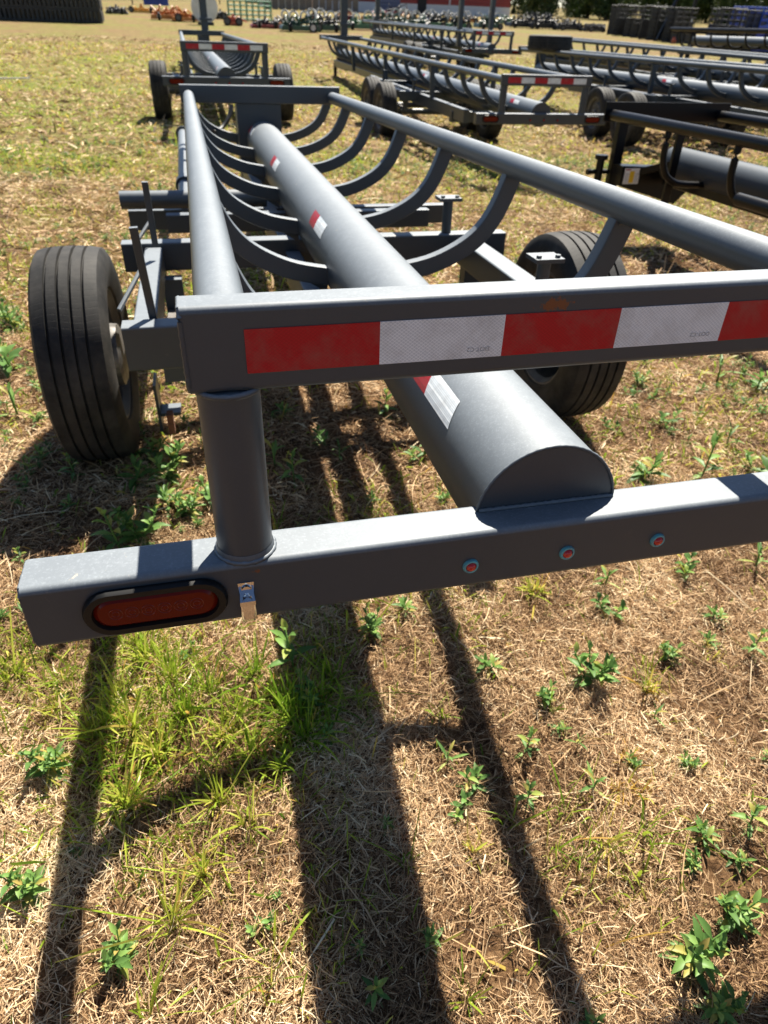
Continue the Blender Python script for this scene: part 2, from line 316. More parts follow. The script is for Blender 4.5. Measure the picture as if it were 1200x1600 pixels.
xs = np.unique(np.concatenate([np.linspace(-2.2, 5, 150), np.sign(np.linspace(-1, 1, 81)) * (np.abs(np.linspace(-1, 1, 81)) ** 3) * 1400 + 2]))
ys = np.unique(np.concatenate([np.linspace(-1.5, 5, 140), np.linspace(5, 20, 50), 20 + (np.linspace(0, 1, 34) ** 3) * 1400, -1.5 - (np.linspace(0, 1, 16) ** 3) * 1000]))
nx, ny = len(xs), len(ys)
gv = [(float(x), float(y), hn(x, y)) for y in ys for x in xs]
gf = [(j * nx + i, j * nx + i + 1, (j + 1) * nx + i + 1, (j + 1) * nx + i) for j in range(ny - 1) for i in range(nx - 1)]
gm = bpy.data.meshes.new('ground'); gm.from_pydata(gv, [], gf)
gm.polygons.foreach_set('use_smooth', [True] * len(gm.polygons))
def ground_mat():
    m = mat('dry_turf', (.3, .22, .13), .95, 0, .1); t, n, l, b = nodes(m)
    co = N(n, 'ShaderNodeNewGeometry'); P = co.outputs['Position']
    def nz(sc, det=6, rg=.6, vec=P):
        q = N(n, 'ShaderNodeTexNoise', Scale=sc, Detail=det, Roughness=rg); l.new(vec, q.inputs['Vector']); return q.outputs[0]
    def mix(fac, a, bb):
        q = N(n, 'ShaderNodeMix', data_type='RGBA')
        for k, v in ((0, fac), (6, a), (7, bb)):
            if isinstance(v, tuple): q.inputs[k].default_value = (*v, 1)
            elif isinstance(v, float): q.inputs[k].default_value = v
            else: l.new(v, q.inputs[k])
        return q.outputs[2]
    # near: brown soil and thatch ; far: straw coloured stubble with green drifts
    near = ramp(n, [(.34, (.05, .026, .012)), (.5, (.16, .088, .042)), (.66, (.36, .22, .11))]); l.new(nz(38, 8, .75), near.inputs[0])
    farc = ramp(n, [(.38, (.09, .052, .021)), (.5, (.19, .118, .052)), (.62, (.33, .225, .115))]); l.new(nz(2.6, 9, .8), farc.inputs[0])
    fing = ramp(n, [(.43, (.07, .042, .017)), (.57, (.31, .22, .115))]); l.new(nz(11, 7, .8), fing.inputs[0])
    far = mix(.5, farc.outputs[0], fing.outputs[0])
    grc = ramp(n, [(.35, (.06, .10, .012)), (.65, (.22, .26, .045))]); l.new(nz(9, 8, .75), grc.outputs[0] if False else grc.inputs[0])
    gmask = ramp(n, [(.42, (0, 0, 0)), (.58, (1, 1, 1))]); l.new(nz(.33, 7, .72), gmask.inputs[0])
    sx = N(n, 'ShaderNodeSeparateXYZ'); l.new(P, sx.inputs[0])
    # greener drift on the left middle of the field
    lx = N(n, 'ShaderNodeMapRange'); lx.inputs['From Min'].default_value = 3.0; lx.inputs['From Max'].default_value = -3.5; l.new(sx.outputs[0], lx.inputs[0])
    ly = N(n, 'ShaderNodeMapRange'); ly.inputs['From Min'].default_value = 26; ly.inputs['From Max'].default_value = 11; l.new(sx.outputs[1], ly.inputs[0])
    ll = N(n, 'ShaderNodeMath', operation='MULTIPLY'); l.new(lx.outputs[0], ll.inputs[0]); l.new(ly.outputs[0], ll.inputs[1])
    ma = N(n, 'ShaderNodeMath', operation='MULTIPLY_ADD'); l.new(gmask.outputs[0], ma.inputs[0]); ma.inputs[1].default_value = .75
    l2 = N(n, 'ShaderNodeMath', operation='MULTIPLY'); l.new(ll.outputs[0], l2.inputs[0]); l2.inputs[1].default_value = .75; l.new(l2.outputs[0], ma.inputs[2])
    br = ramp(n, [(.34, (0, 0, 0)), (.58, (1, 1, 1))]); l.new(nz(5, 8, .8), br.inputs[0])
    mg = N(n, 'ShaderNodeMath', operation='MULTIPLY', use_clamp=True); l.new(ma.outputs[0], mg.inputs[0]); l.new(br.outputs[0], mg.inputs[1])
    far2 = mix(mg.outputs[0], far, grc.outputs[0])
    fy = N(n, 'ShaderNodeMapRange'); fy.inputs['From Min'].default_value = 3.5; fy.inputs['From Max'].default_value = 9; l.new(sx.outputs[1], fy.inputs[0])
    l.new(mix(fy.outputs[0], near.outputs[0], far2), b.inputs['Base Color'])
    bp = N(n, 'ShaderNodeBump', Strength=.8, Distance=.02); l.new(nz(45, 8, .8), bp.inputs['Height']); l.new(bp.outputs[0], b.inputs['Normal'])
    return m
M['ground'] = ground_mat(); gm.materials.append(M['ground'])
go = bpy.data.objects.new('ground', gm); C.objects.link(go); tag(go, kind='structure')

# ---- blades: straw and grass as vectorised strips, one object per kind
def blade_mat(name, stops, trans=0.0, rough=.7):
    m = mat(name, (.4, .3, .15), rough, 0, .25); t, n, l, b = nodes(m)
    a = N(n, 'ShaderNodeAttribute', attribute_name='rnd'); r = ramp(n, stops); l.new(a.outputs['Fac'], r.inputs[0]); l.new(r.outputs[0], b.inputs['Base Color'])
    if trans:
        tr = N(n, 'ShaderNodeBsdfTranslucent'); l.new(r.outputs[0], tr.inputs[0]); ms = N(n, 'ShaderNodeMixShader'); ms.inputs[0].default_value = trans
        l.new(b.outputs[0], ms.inputs[1]); l.new(tr.outputs[0], ms.inputs[2]); l.new(ms.outputs[0], n['Material Output'].inputs[0])
    return m
M['straw'] = blade_mat('dry_straw', [(0, (.05, .023, .011)), (.2, (.20, .108, .050)), (.5, (.47, .30, .155)), (.8, (.71, .50, .285)), (1, (.88, .72, .47))], .12)
M['blade'] = blade_mat('grass_blade', [(0, (.06, .14, .010)), (.4, (.19, .32, .022)), (.7, (.42, .50, .055)), (.88, (.62, .56, .12)), (1, (.62, .38, .09))], .45, .5)
M['leaf'] = blade_mat('weed_leaf', [(0, (.07, .145, .038)), (.45, (.15, .285, .07)), (.86, (.28, .43, .11)), (.93, (.36, .38, .08)), (1, (.45, .34, .10))], .35, .45)

def strips(name, base, dirv, length, width, droop, rnd, m, segs=3, kind='stuff', label=None, cat=None, flat=False, bend=None):
    n = len(base); K = segs + 1
    d = dirv / np.linalg.norm(dirv, axis=1, keepdims=True)
    upv = np.array([0, 0, 1.0]); side = np.cross(d, upv); side /= (np.linalg.norm(side, axis=1, keepdims=True) + 1e-9)
    if not flat:   # random twist about the blade axis
        tw = rng.uniform(-1.2, 1.2, n)[:, None]; side = side * np.cos(tw) + np.cross(d, side) * np.sin(tw)
    V = np.zeros((n, K, 2, 3), dtype=np.float32)
    hz = d.copy(); hz[:, 2] = 0; hz /= (np.linalg.norm(hz, axis=1, keepdims=True) + 1e-9)
    for k in range(K):
        t = k / segs
        c = base + d * (length * t)[:, None]
        c[:, 2] -= droop * t * t * length
        if bend is not None: c += np.stack([-hz[:, 1], hz[:, 0], 0 * hz[:, 0]], 1) * (bend * length * t * t)[:, None]
        wv = width * (1 - .15 * t if k < segs else .25)
        V[:, k, 0] = c - side * wv[:, None] / 2; V[:, k, 1] = c + side * wv[:, None] / 2
    idx = np.arange(n * K * 2, dtype=np.int32).reshape(n, K, 2)
    Fq = np.stack([idx[:, :-1, 0], idx[:, :-1, 1], idx[:, 1:, 1], idx[:, 1:, 0]], axis=-1).reshape(-1, 4)
    me = bpy.data.meshes.new(name); nv = n * K * 2; nf = len(Fq)
    me.vertices.add(nv); me.vertices.foreach_set('co', V.reshape(-1))
    me.loops.add(nf * 4); me.loops.foreach_set('vertex_index', Fq.reshape(-1))
    me.polygons.add(nf); me.polygons.foreach_set('loop_start', np.arange(0, nf * 4, 4, dtype=np.int32))
    me.update(calc_edges=True)
    at_ = me.attributes.new('rnd', 'FLOAT', 'POINT'); at_.data.foreach_set('value', np.repeat(rnd.astype(np.float32), K * 2))
    me.materials.append(m)
    o = bpy.data.objects.new(name, me); C.objects.link(o); tag(o, label, cat, kind=kind); return o

def scatter(x0, x1, y0, y1, dens):
    n = int((x1 - x0) * (y1 - y0) * dens); return rng.uniform(x0, x1, n), rng.uniform(y0, y1, n)
def heights(X, Y): return np.array([hn(a, b) for a, b in zip(X, Y)])
def inview(X, Y):      # keep what a camera near this spot could see
    keep = (Y > -.2 + 0 * X) & (X > -1.0 - .55 * Y) & (X < 1.6 + 1.25 * Y)
    return X[keep], Y[keep]
SB, SD, SL, SWd, SDr, SR = [], [], [], [], [], []
for (x0, x1, y0, y1, dens, lm, wm, lift) in [(-1.6, 4.0, .1, 1.9, 56000, .028, .0013, .022), (-2.2, 5.0, 1.9, 3.6, 17000, .038, .0021, .020), (-4, 8, 3.6, 7.5, 2300, .06, .0052, .02), (-7, 14, 7.5, 14, 420, .08, .010, .02), (-12, 22, 14, 30, 80, .10, .013, .02)]:
    X, Y = inview(*scatter(x0, x1, y0, y1, dens))
    # thin the thatch in irregular bare spots so soil shows
    k = np.array([noise.noise(Vector((a * 5, b * 5, 1.5))) for a, b in zip(X, Y)]) + rng.uniform(-.45, .45, len(X)) > -.42
    X, Y = X[k], Y[k]; n = len(X); Z = heights(X, Y)
    bs = np.stack([X, Y, Z + rng.uniform(0, 1, n) ** 2 * lift], 1)
    a = rng.uniform(0, 2 * PI, n); tl = rng.normal(.10, .22, n)
    st = rng.uniform(0, 1, n) < .05; tl[st] = rng.uniform(.4, 1.3, st.sum())
    dv = np.stack([np.cos(a) * np.cos(tl), np.sin(a) * np.cos(tl), np.sin(tl)], 1)
    L = lm * rng.lognormal(0, .45, n); Wd = wm * rng.lognormal(0, .4, n)
    SB.append(bs); SD.append(dv); SL.append(L); SWd.append(Wd); SDr.append(rng.uniform(-.05, .35, n)); 
    tone = np.array([noise.noise(Vector((q * 3, r_ * 3, 9))) for q, r_ in zip(X, Y)]) * .35
    SR.append(np.clip(rng.normal(.52, .26, n) + tone * 1.4, 0, 1))
# a few long stalks
n = 420; X = rng.uniform(-1.2, 3, n); Y = rng.uniform(.2, 3.2, n); Z = heights(X, Y)
a = rng.uniform(0, 2 * PI, n); SB.append(np.stack([X, Y, Z + .012 + rng.uniform(0, .012, n)], 1)); SD.append(np.stack([np.cos(a), np.sin(a), rng.normal(.05, .08, n)], 1))
SL.append(rng.uniform(.08, .22, n)); SWd.append(rng.uniform(.0018, .0038, n)); SDr.append(rng.uniform(0, .1, n)); SR.append(rng.uniform(.5, 1, n))
strips('straw', *[np.concatenate(q) for q in (SB, SD)], np.concatenate(SL), np.concatenate(SWd), np.concatenate(SDr), np.concatenate(SR), M['straw'], segs=3, bend=rng.normal(0, .28, sum(len(q) for q in SL)), label='dry straw and mown grass thatch lying over the field', cat='straw')

# green blades
SB, SD, SL, SWd, SDr, SR = [], [], [], [], [], []
def blades(X, Y, lm, wm, rnd, tlm=1.0):
    n = len(X); Z = heights(X, Y)
    a = rng.uniform(0, 2 * PI, n); tl = np.clip(rng.normal(tlm, .3, n), .15, 1.5)
    SB.append(np.stack([X, Y, Z - .003], 1)); SD.append(np.stack([np.cos(a) * np.cos(tl), np.sin(a) * np.cos(tl), np.sin(tl)], 1))
    SL.append(lm * rng.lognormal(0, .35, n)); SWd.append(wm * rng.lognormal(0, .3, n)); SDr.append(rng.uniform(.05, .55, n)); SR.append(np.clip(rnd, 0, 1))
X, Y = inview(*scatter(-1.6, 3.2, .15, 2.0, 15000))
g = np.array([green_at(a, b) for a, b in zip(X, Y)]); k = rng.uniform(0, 1, len(X)) < g * .95 + .014 + .05 * np.array([max(0, noise.noise(Vector((a * 2.5, b * 2.5, 31)))) for a, b in zip(X, Y)])
X, Y = X[k], Y[k]; blades(X, Y, .06, .0028, rng.normal(.60, .22, len(X)))
X, Y = inview(*scatter(-4.5, 9, 1.7, 9, 1300))
nn_ = np.array([noise.noise(Vector((a * .8, b * .8, 4))) + .5 * noise.noise(Vector((a * 3, b * 3, 8))) for a, b in zip(X, Y)])
k = rng.uniform(0, 1, len(X)) < np.clip(nn_ * 1.6 + .52, .10, .95)
X, Y = X[k], Y[k]; blades(X, Y, .05, .0055, rng.normal(.66, .2, len(X)), .8)
X, Y = inview(*scatter(-12, 22, 9, 27, 170)); k = rng.uniform(0, 1, len(X)) < .45
X, Y = X[k], Y[k]; blades(X, Y, .06, .014, rng.normal(.78, .18, len(X)), .8)
# tufts
for px, py, nb, ln, ton in [(270, 1440, 26, .115, .72), (440, 1200, 20, .08, .5), (390, 1180, 16, .08, .5), (200, 1260, 40, .075, .72), (290, 1120, 40, .08, .55), (330, 1080, 40, .075, .5), (460, 1130, 34, .11, .35), (480, 1160, 30, .09, .35), (100, 1070, 20, .07, .6), (950, 1330, 16, .08, .68), (880, 1270, 6, .10, .5),
                             (740, 1330, 18, .05, .8), (690, 1120, 10, .05, .6), (1010, 1310, 12, .075, .3), (730, 1560, 12, .05, .5), (320, 1370, 22, .08, .72), (640, 1350, 8, .06, .3), (430, 1530, 6, .10, .6), (15, 1180, 6, .14, .4), (10, 1350, 5, .14, .35), (230, 1590, 8, .12, .6), (830, 930, 20, .06, .6), (1110, 1030, 14, .05, .78), (860, 1110, 10, .04, .5), (800, 1290, 4, .08, .55), (400, 1060, 30, .08, .4), (240, 1180, 40, .07, .7), (160, 1130, 30, .07, .66), (370, 1120, 30, .07, .6), (230, 1030, 46, .10, .6), (270, 1060, 40, .10, .55), (180, 1090, 40, .09, .68), (210, 1140, 40, .10, .7), (150, 1150, 30, .09, .72), (350, 1150, 24, .09, .75), (440, 1110, 34, .10, .4), (500, 1100, 30, .10, .35), (520, 1060, 24, .10, .4), (340, 1250, 26, .08, .66), (390, 1290, 20, .08, .7), (20, 1060, 30, .08, .6), (90, 1110, 24, .07, .75), (560, 1100, 16, .07, .55), (840, 925, 24, .06, .85), (970, 1235, 18, .05, .92), (1010, 1080, 16, .06, .8), (1000, 1240, 14, .05, .95), (980, 1190, 14, .05, .9)]:
    p = gW(px, py); nb = int(nb * 1.5); r = rng.uniform(0, .022, nb); a = rng.uniform(0, 2 * PI, nb)
    blades(p.x + r * np.cos(a), p.y + r * np.sin(a), ln * 1.15, .0034, rng.normal(ton + .04, .12, nb), 1.0)
strips('grass', *[np.concatenate(q) for q in (SB, SD)], np.concatenate(SL), np.concatenate(SWd), np.concatenate(SDr), np.concatenate(SR), M['blade'], segs=4, label='green and yellowing grass blades growing through the thatch', cat='grass')

# ---- broadleaf weeds
def leaf_geo(mb, base, d, ln, wd, bend, rv, cr):
    d = Vector(d).normalized(); side = d.cross(Vector((0, 0, 1)))
    if side.length < .05: side = Vector((1, 0, 0))
    side.normalize(); up = side.cross(d).normalized()
    prof = [(0, .10), (.18, .45), (.42, 1.0), (.68, .8), (.88, .38), (1, .03)]; vs = []; fs = []
    for i, (t, wf) in enumerate(prof):
        c = Vector(base) + d * ln * t - Vector((0, 0, 1)) * bend * ln * t * t
        h = wd * wf / 2
        vs += [c - side * h + up * h * .45, c, c + side * h + up * h * .45]
    for i in range(len(prof) - 1):
        a = i * 3; fs += [(a, a + 1, a + 4, a + 3), (a + 1, a + 2, a + 5, a + 4)]
    mb.add(vs, fs); cr.extend([rv] * len(vs))
def weed_mesh(seed, nst, hgt, nl, ll, lw, lean=.3):
    r = random.Random(seed); mb = MB(); cr = []
    for s_ in range(nst):
        az0 = r.uniform(0, 2 * PI); ln_ = lean * r.uniform(.3, 1.2) if nst > 1 else r.uniform(0, .15); ox, oy = (r.uniform(-.25, .25) * ll * (nst > 1) for _ in (0, 1))
        top = Vector((ox + math.cos(az0) * ln_ * hgt, oy + math.sin(az0) * ln_ * hgt, hgt * r.uniform(.7, 1.1)))
        b0 = Vector((ox, oy, -.004)); k0 = len(mb.v); mb.tube([b0, b0.lerp(top, .5), top], ll * .035, 5); cr.extend([.45] * (len(mb.v) - k0))
        for i in range(nl):
            t = (i + .4) / nl; az = i * 2.4 + r.uniform(-.3, .3); el = .05 + 1.1 * t + r.uniform(-.15, .2)
            sz = (1 - .45 * abs(t - .45)) * r.uniform(.75, 1.15)
            leaf_geo(mb, b0.lerp(top, t * .98), (math.cos(az) * math.cos(el), math.sin(az) * math.cos(el), math.sin(el)), ll * sz, lw * sz, r.uniform(.1, .5), r.uniform(0, 1), cr)
    me = bpy.data.meshes.new('weed_mesh'); me.from_pydata(mb.v, [], mb.f)
    a_ = me.attributes.new('rnd', 'FLOAT', 'POINT'); a_.data.foreach_set('value', cr[:len(me.vertices)])
    me.materials.append(M['leaf']); me.polygons.foreach_set('use_smooth', [True] * len(me.polygons)); return me
# unit size about 1 m across
WD = {'rosette': weed_mesh(1, 2, .35, 9, .44, .115, .5), 'sprig': weed_mesh(2, 1, .75, 12, .42, .12), 'clump': weed_mesh(3, 6, .42, 9, .26, .085, .7), 'bush': weed_mesh(4, 5, .50, 11, .30, .088, .6), 'slim': weed_mesh(5, 1, .6, 8, .62, .09), 'pair': weed_mesh(6, 2, .5, 8, .42, .16, .6)}
GEN = 'small green broadleaf weed sprouting in the dry mown grass, one of the plain little ones'
weeds = [(195, 1480, 90, 'bush', 'big leafy weed with long grey-green leaves at the lower left corner'), (920, 1048, 105, 'clump', 'dense round clump of green weed leaves right of the middle stripe of shade'),
    (1068, 1490, 120, 'bush', 'large broad-leaved weed nearest the lower right corner'), (1150, 1430, 95, 'bush', 'large broad-leaved weed at the right edge above the lower right corner one'),
    (1168, 1285, 60, 'sprig', 'upright weed near the right edge with a leafy top'), (1105, 1300, 55, 'rosette', 'flat little weed beside the upright one near the right edge'),
    (925, 1228, 50, 'slim', 'weed with long slim leaves casting a forked shadow on the straw'), (765, 1035, 62, 'rosette', 'spreading weed just below the middle red marker lamp'),
    (580, 975, 75, 'clump', 'bright green weed clump in front of the rear bar near the centre'), (460, 1035, 95, 'sprig', 'tall leafy weed standing in the wide stripe of shade'),
    (50, 1390, 90, 'bush', 'leafy weed in the shadow stripe at the left edge'), (85, 1200, 80, 'bush', 'weed in the left shadow stripe below the bar end'),
    (265, 735, 95, 'clump', 'sunlit weed clump left of the round post'), (225, 830, 105, 'clump', 'shaded weed clump behind the left end of the rear bar'), (300, 795, 70, 'bush', 'sunny weed right behind the rear bar beside the post'),
    (405, 1445, 48, 'pair', 'weed with rounded heart-shaped leaves beside a dry stalk'), (1110, 1575, 85, 'bush', 'dark weed in the shade at the bottom right corner')]
plain = [(205, 745, 60, 'sunlit weed between the left tyre and the other sunny weeds'), (190, 850, 70, 'shaded weed just behind the left end of the rear bar'), (275, 780, 60, 'bright weed in the middle of the group behind the rear bar'), (330, 770, 50, 'weed touching the lower part of the round post'), (430, 720, 50, 'dark leafy weed in shade just right of the post'), (480, 1100, 60, 'dark weed in the wide shadow stripe below the taller one'), (520, 1150, 40, 'small dull weed at the lower part of the shaded grass'), (820, 1170, 46, 'small weed midway between the right shadow stripe and the lower right weeds, upper one'), (740, 1228, 55, 'weed standing on the left border of the right shadow stripe'), (715, 1262, 40, 'weed just below the one bordering the right shadow stripe'), (700, 1190, 38, 'small weed under the joint of the cross shadow and right stripe'), (855, 1088, 44, 'little weed left below the dense round clump'), (875, 1132, 32, "tiny weed below and right of the dense round clump's left edge"), (825, 1242, 48, 'weed right of the right shadow stripe, with open spread leaves'), (640, 950, 44, 'small weed at the foot of the rear bar between stripes'), (950, 955, 44, 'bright weed below the rear bar and right of the third marker lamp'), (945, 908, 40, 'small weed touching the rear bar below the third marker lamp'), (1045, 1028, 42, 'small weed right of the dense round clump'), (1110, 1010, 36, 'weed seedling above the right middle of the sunny straw'), (1172, 1015, 44, 'weed at the right edge below the rear bar'), (1120, 962, 40, 'weed near the right edge close under the rear bar'), (1065, 890, 42, 'weed half hidden beneath the right part of the rear bar'), (1020, 1122, 28, 'tiny weed on bare straw right below the dense round clump'), (1070, 1190, 34, 'lone small weed in the right middle of the sunny straw'), (680, 1468, 40, 'small weed between the two dark stripes near the bottom'), (585, 1545, 46, 'dull weed in the wide shadow stripe at the bottom'), (240, 700, 55, 'sunny weed right beside the left tyre'), (650, 712, 42, 'weed beneath the centre tube seen through the frame'), (530, 718, 32, 'small weed between shadows right of the round post'), (690, 778, 32, "small weed just left of the centre tube's end"), (575, 782, 30, 'small weed in the thin shadow behind the rear bar'), (460, 745, 55, 'dark weed in the shade right of the round post'), (295, 662, 28, 'tiny bright weed touching the left side of the round post'), (20, 565, 60, "weed at the left edge level with the left tyre's middle"), (30, 645, 55, 'weed at the left edge by the lower half of the left tyre'), (20, 505, 44, 'weed at the left edge above the others beside the tyre'), (1000, 735, 62, 'weed just above the rear bar right of the tube end'), (1095, 738, 62, 'wide pale weed above the rear bar near the right edge'), (1190, 600, 55, 'weed cut by the right edge under the taped bar'), (1182, 730, 50, 'weed cut by the right edge above the rear bar'), (1180, 880, 44, 'weed cut by the right edge just under the rear bar'), (1075, 1350, 34, 'small weed left above the large lower right weeds'), (1150, 1335, 36, 'small weed under the upright one near the right edge'), (560, 1480, 26, 'tiny weed inside the wide shadow stripe low down'), (610, 1290, 30, 'tiny weed at the right border of the wide shadow stripe'), (1045, 660, 36, 'small weed between the right tyre and the right edge, upper'), (1135, 690, 34, 'small weed under the taped bar near the right edge'), (430, 1400, 22, 'tiny weed left of the wide shadow stripe'), (450, 640, 40, 'weed in the shade directly below the taped bar right of the post'), (600, 640, 44, "sunlit weed directly below the taped bar's middle"), (680, 650, 30, 'small weed behind the flank of the centre tube'), (500, 690, 34, 'weed on the edge of the shade under the frame'), (1120, 590, 40, 'small weed just under the taped bar at the right'), (1000, 600, 34, 'small weed right beside the right tyre'), (915, 1590, 40, 'weed at the bottom edge where the right stripe leaves the picture'), (120, 740, 40, "dark weed in the left tyre's shadow near the tyre"), (60, 720, 36, "dark weed in the left tyre's shadow nearer the left edge"), (300, 1020, 30, 'small weed right below the red tail light'), (900, 1160, 26, 'tiny weed below the dense round clump'), (985, 1190, 30, 'tiny yellowish weed on the sunny straw right of centre'), (1190, 1180, 30, 'tiny weed cut by the right edge halfway down the straw')]
GRP = 'small broadleaf weeds in the dry grass'
def put_weed(px, py, wpx, kind, label, group=None):
    p = gW(px, py + wpx * .12); 
    if p is None: return
    dist = (p - cam.location).length; s_ = wpx * dist / F * .95
    if kind == 'sprig': s_ *= 1.0
    o = bpy.data.objects.new('weed', WD[kind]); C.objects.link(o); o.location = p; o.scale = (s_,) * 3; o.rotation_euler = (0, 0, random.uniform(0, 6.28))
    tag(o, label, 'weed', group)
for q in weeds: put_weed(q[0], q[1], q[2] * (1.08 if q[1] > 1380 else 1.25), *q[3:])
kinds = ['rosette', 'sprig', 'rosette', 'pair', 'slim', 'bush']
for i, (px, py, wpx, lab) in enumerate(plain): put_weed(px, py, wpx * 1.45, kinds[i % 6], lab, GRP)
# ground cover of tiny seedlings between them and further off, beyond counting
mbv, mbf, mbr = [], [], []
X, Y = inview(*scatter(-4, 8, .4, 9.5, 80)); 
for x, y in zip(X, Y):
    nv = noise.noise(Vector((x * .55, y * .55, 21)))
    if y > 1.5: nv += .45 * math.exp(-((x + 1.2) / 1.3) ** 2 - ((y - 4.0) / 1.1) ** 2)
    if nv + random.uniform(-.3, .3) < (-.04 if y > 1.5 else .22): continue
    k = WD[random.choice(kinds)]; s_ = random.uniform(.035, .10) * (1 if y > 1.5 else .45); a = random.uniform(0, 6.28); ca, sa = math.cos(a) * s_, math.sin(a) * s_; z = hn(x, y); b0 = len(mbv)
    mbv += [(x + v.co.x * ca - v.co.y * sa, y + v.co.x * sa + v.co.y * ca, z + v.co.z * s_) for v in k.vertices]
    mbf += [tuple(i + b0 for i in p.vertices) for p in k.polygons]; mbr += [d.value for d in k.attributes['rnd'].data]
me = bpy.data.meshes.new('seedlings'); me.from_pydata(mbv, [], mbf); a_ = me.attributes.new('rnd', 'FLOAT', 'POINT'); a_.data.foreach_set('value', mbr); me.materials.append(M['leaf'])
o = bpy.data.objects.new('seedlings', me); C.objects.link(o); tag(o, 'tiny green seedlings scattered through the dry field', 'ground cover', kind='stuff')

# ------------------------------------------------------------------ wheels
def tyre_mb(c, r, wd, seg=64, grooves=4):
    h = wd / 2; pr = []; rb = r * .60
    pr += [(-h * .74, rb), (-h * .86, rb + .012), (-h * .98, r * .76), (-h, r * .84), (-h * .93, r * .93), (-h * .84, r * .975)]
    xs_ = np.linspace(-h * .80, h * .80, grooves + 2)
    edge = h * .80; span = 2 * edge / (grooves + 1); gw_ = .0045; cr_ = lambda x: r - .006 * (x / edge) ** 2
    pr.append((-edge, cr_(-edge) - .002))
    for i in range(1, grooves + 1):
        x = -edge + span * i; pr += [(x - gw_, cr_(x)), (x - gw_ * .6, r - .012), (x + gw_ * .6, r - .012), (x + gw_, cr_(x))]
    pr.append((edge, cr_(edge) - .002))
    pr += [(h * .84, r * .975), (h * .93, r * .93), (h, r * .84), (h * .98, r * .76), (h * .86, rb + .012), (h * .74, rb)]
    pr += [(0, rb + .01)]
    mb = MB(); mb.lathe(pr, c, 'x', seg, closed=True); return mb
def wheel(parent, c, r, wd, side, detail=True):
    """side -1: left wheel (outer face to -x)"""
    c = Vector(c)
    t = tyre_mb(c, r, wd, 64 if detail else 40, 4 if detail else 3).build('tyre', M['tyre'], parent, 30, loc=c)
    rb = r * .60; h = wd / 2; s = side
    rm = MB(); rm.lathe([(-h * .80, rb + .012), (-h * .80, rb), (-h * .6, rb - .02), (h * .6, rb - .02), (h * .80, rb), (h * .80, rb + .012)], c, 'x', 40)
    rm.lathe([(s * h * .35, rb - .018), (s * h * .30, rb * .72), (s * h * .55, rb * .60), (s * h * .55, rb * .25), (s * h * .25, rb * .24)], c, 'x', 40)
    for i in range(8):
        a = 2 * PI * i / 8; q = c + Vector((s * h * .58, math.cos(a) * rb * .42, math.sin(a) * rb * .42)); rm.lathe([(-.012, .011), (.012, .011), (.012, .0)], q, 'x', 6)
    rm.build('rim', M['rim'], t, 30).location = -c
    hb = MB(); hb.lathe([(-s * h * .98, .0), (-s * h * .98, .085 * r / .36), (-s * h * .90, .105 * r / .36), (-s * h * .5, .11), (s * h * .2, .10), (s * h * .2, 0)], c, 'x', 32)
    hb.lathe([(s * h * .2, .05), (s * h * .72, .045), (s * h * .78, .03), (s * h * .78, 0)], c, 'x', 24)
    hb.build('hub', M['hub'], t, 30).location = -c
    return t

# ------------------------------------------------------------------ bale trailers
RIB = [(.462, 0), (.434, -.083), (.402, -.150), (.356, -.205), (.29, -.250), (.21, -.284), (.105, -.306)]
HT = 1.42                                   # rear top bar stands so high above the ground datum of a trailer
def Z(z): return z + HT
def text_part(body, size, mx, parent, m, name='lettering'):
    cu = bpy.data.curves.new(name, 'FONT'); cu.body = body; cu.size = size; cu.align_x = 'CENTER'; cu.align_y = 'CENTER'; cu.extrude = .00003; cu.offset = -.00012
    to = bpy.data.objects.new('tmp', cu); C.objects.link(to); dg = bpy.context.evaluated_depsgraph_get()
    me = bpy.data.meshes.new_from_object(to.evaluated_get(dg)); bpy.data.objects.remove(to); me.transform(mx); me.materials.clear(); me.materials.append(m)
    o = bpy.data.objects.new(name, me); C.objects.link(o); o.parent = parent; return o

def tape_strip(parent, x0, n, seg, z0, z1, yf, mats, th=.0012):
    mb = MB()
    for i in range(n):
        mb.box(x0 + i * seg, x0 + (i + 1) * seg, yf - th, yf + .0003, z0, z1, i % 2)
    return mb.build('reflective_tape', mats, parent, 0)

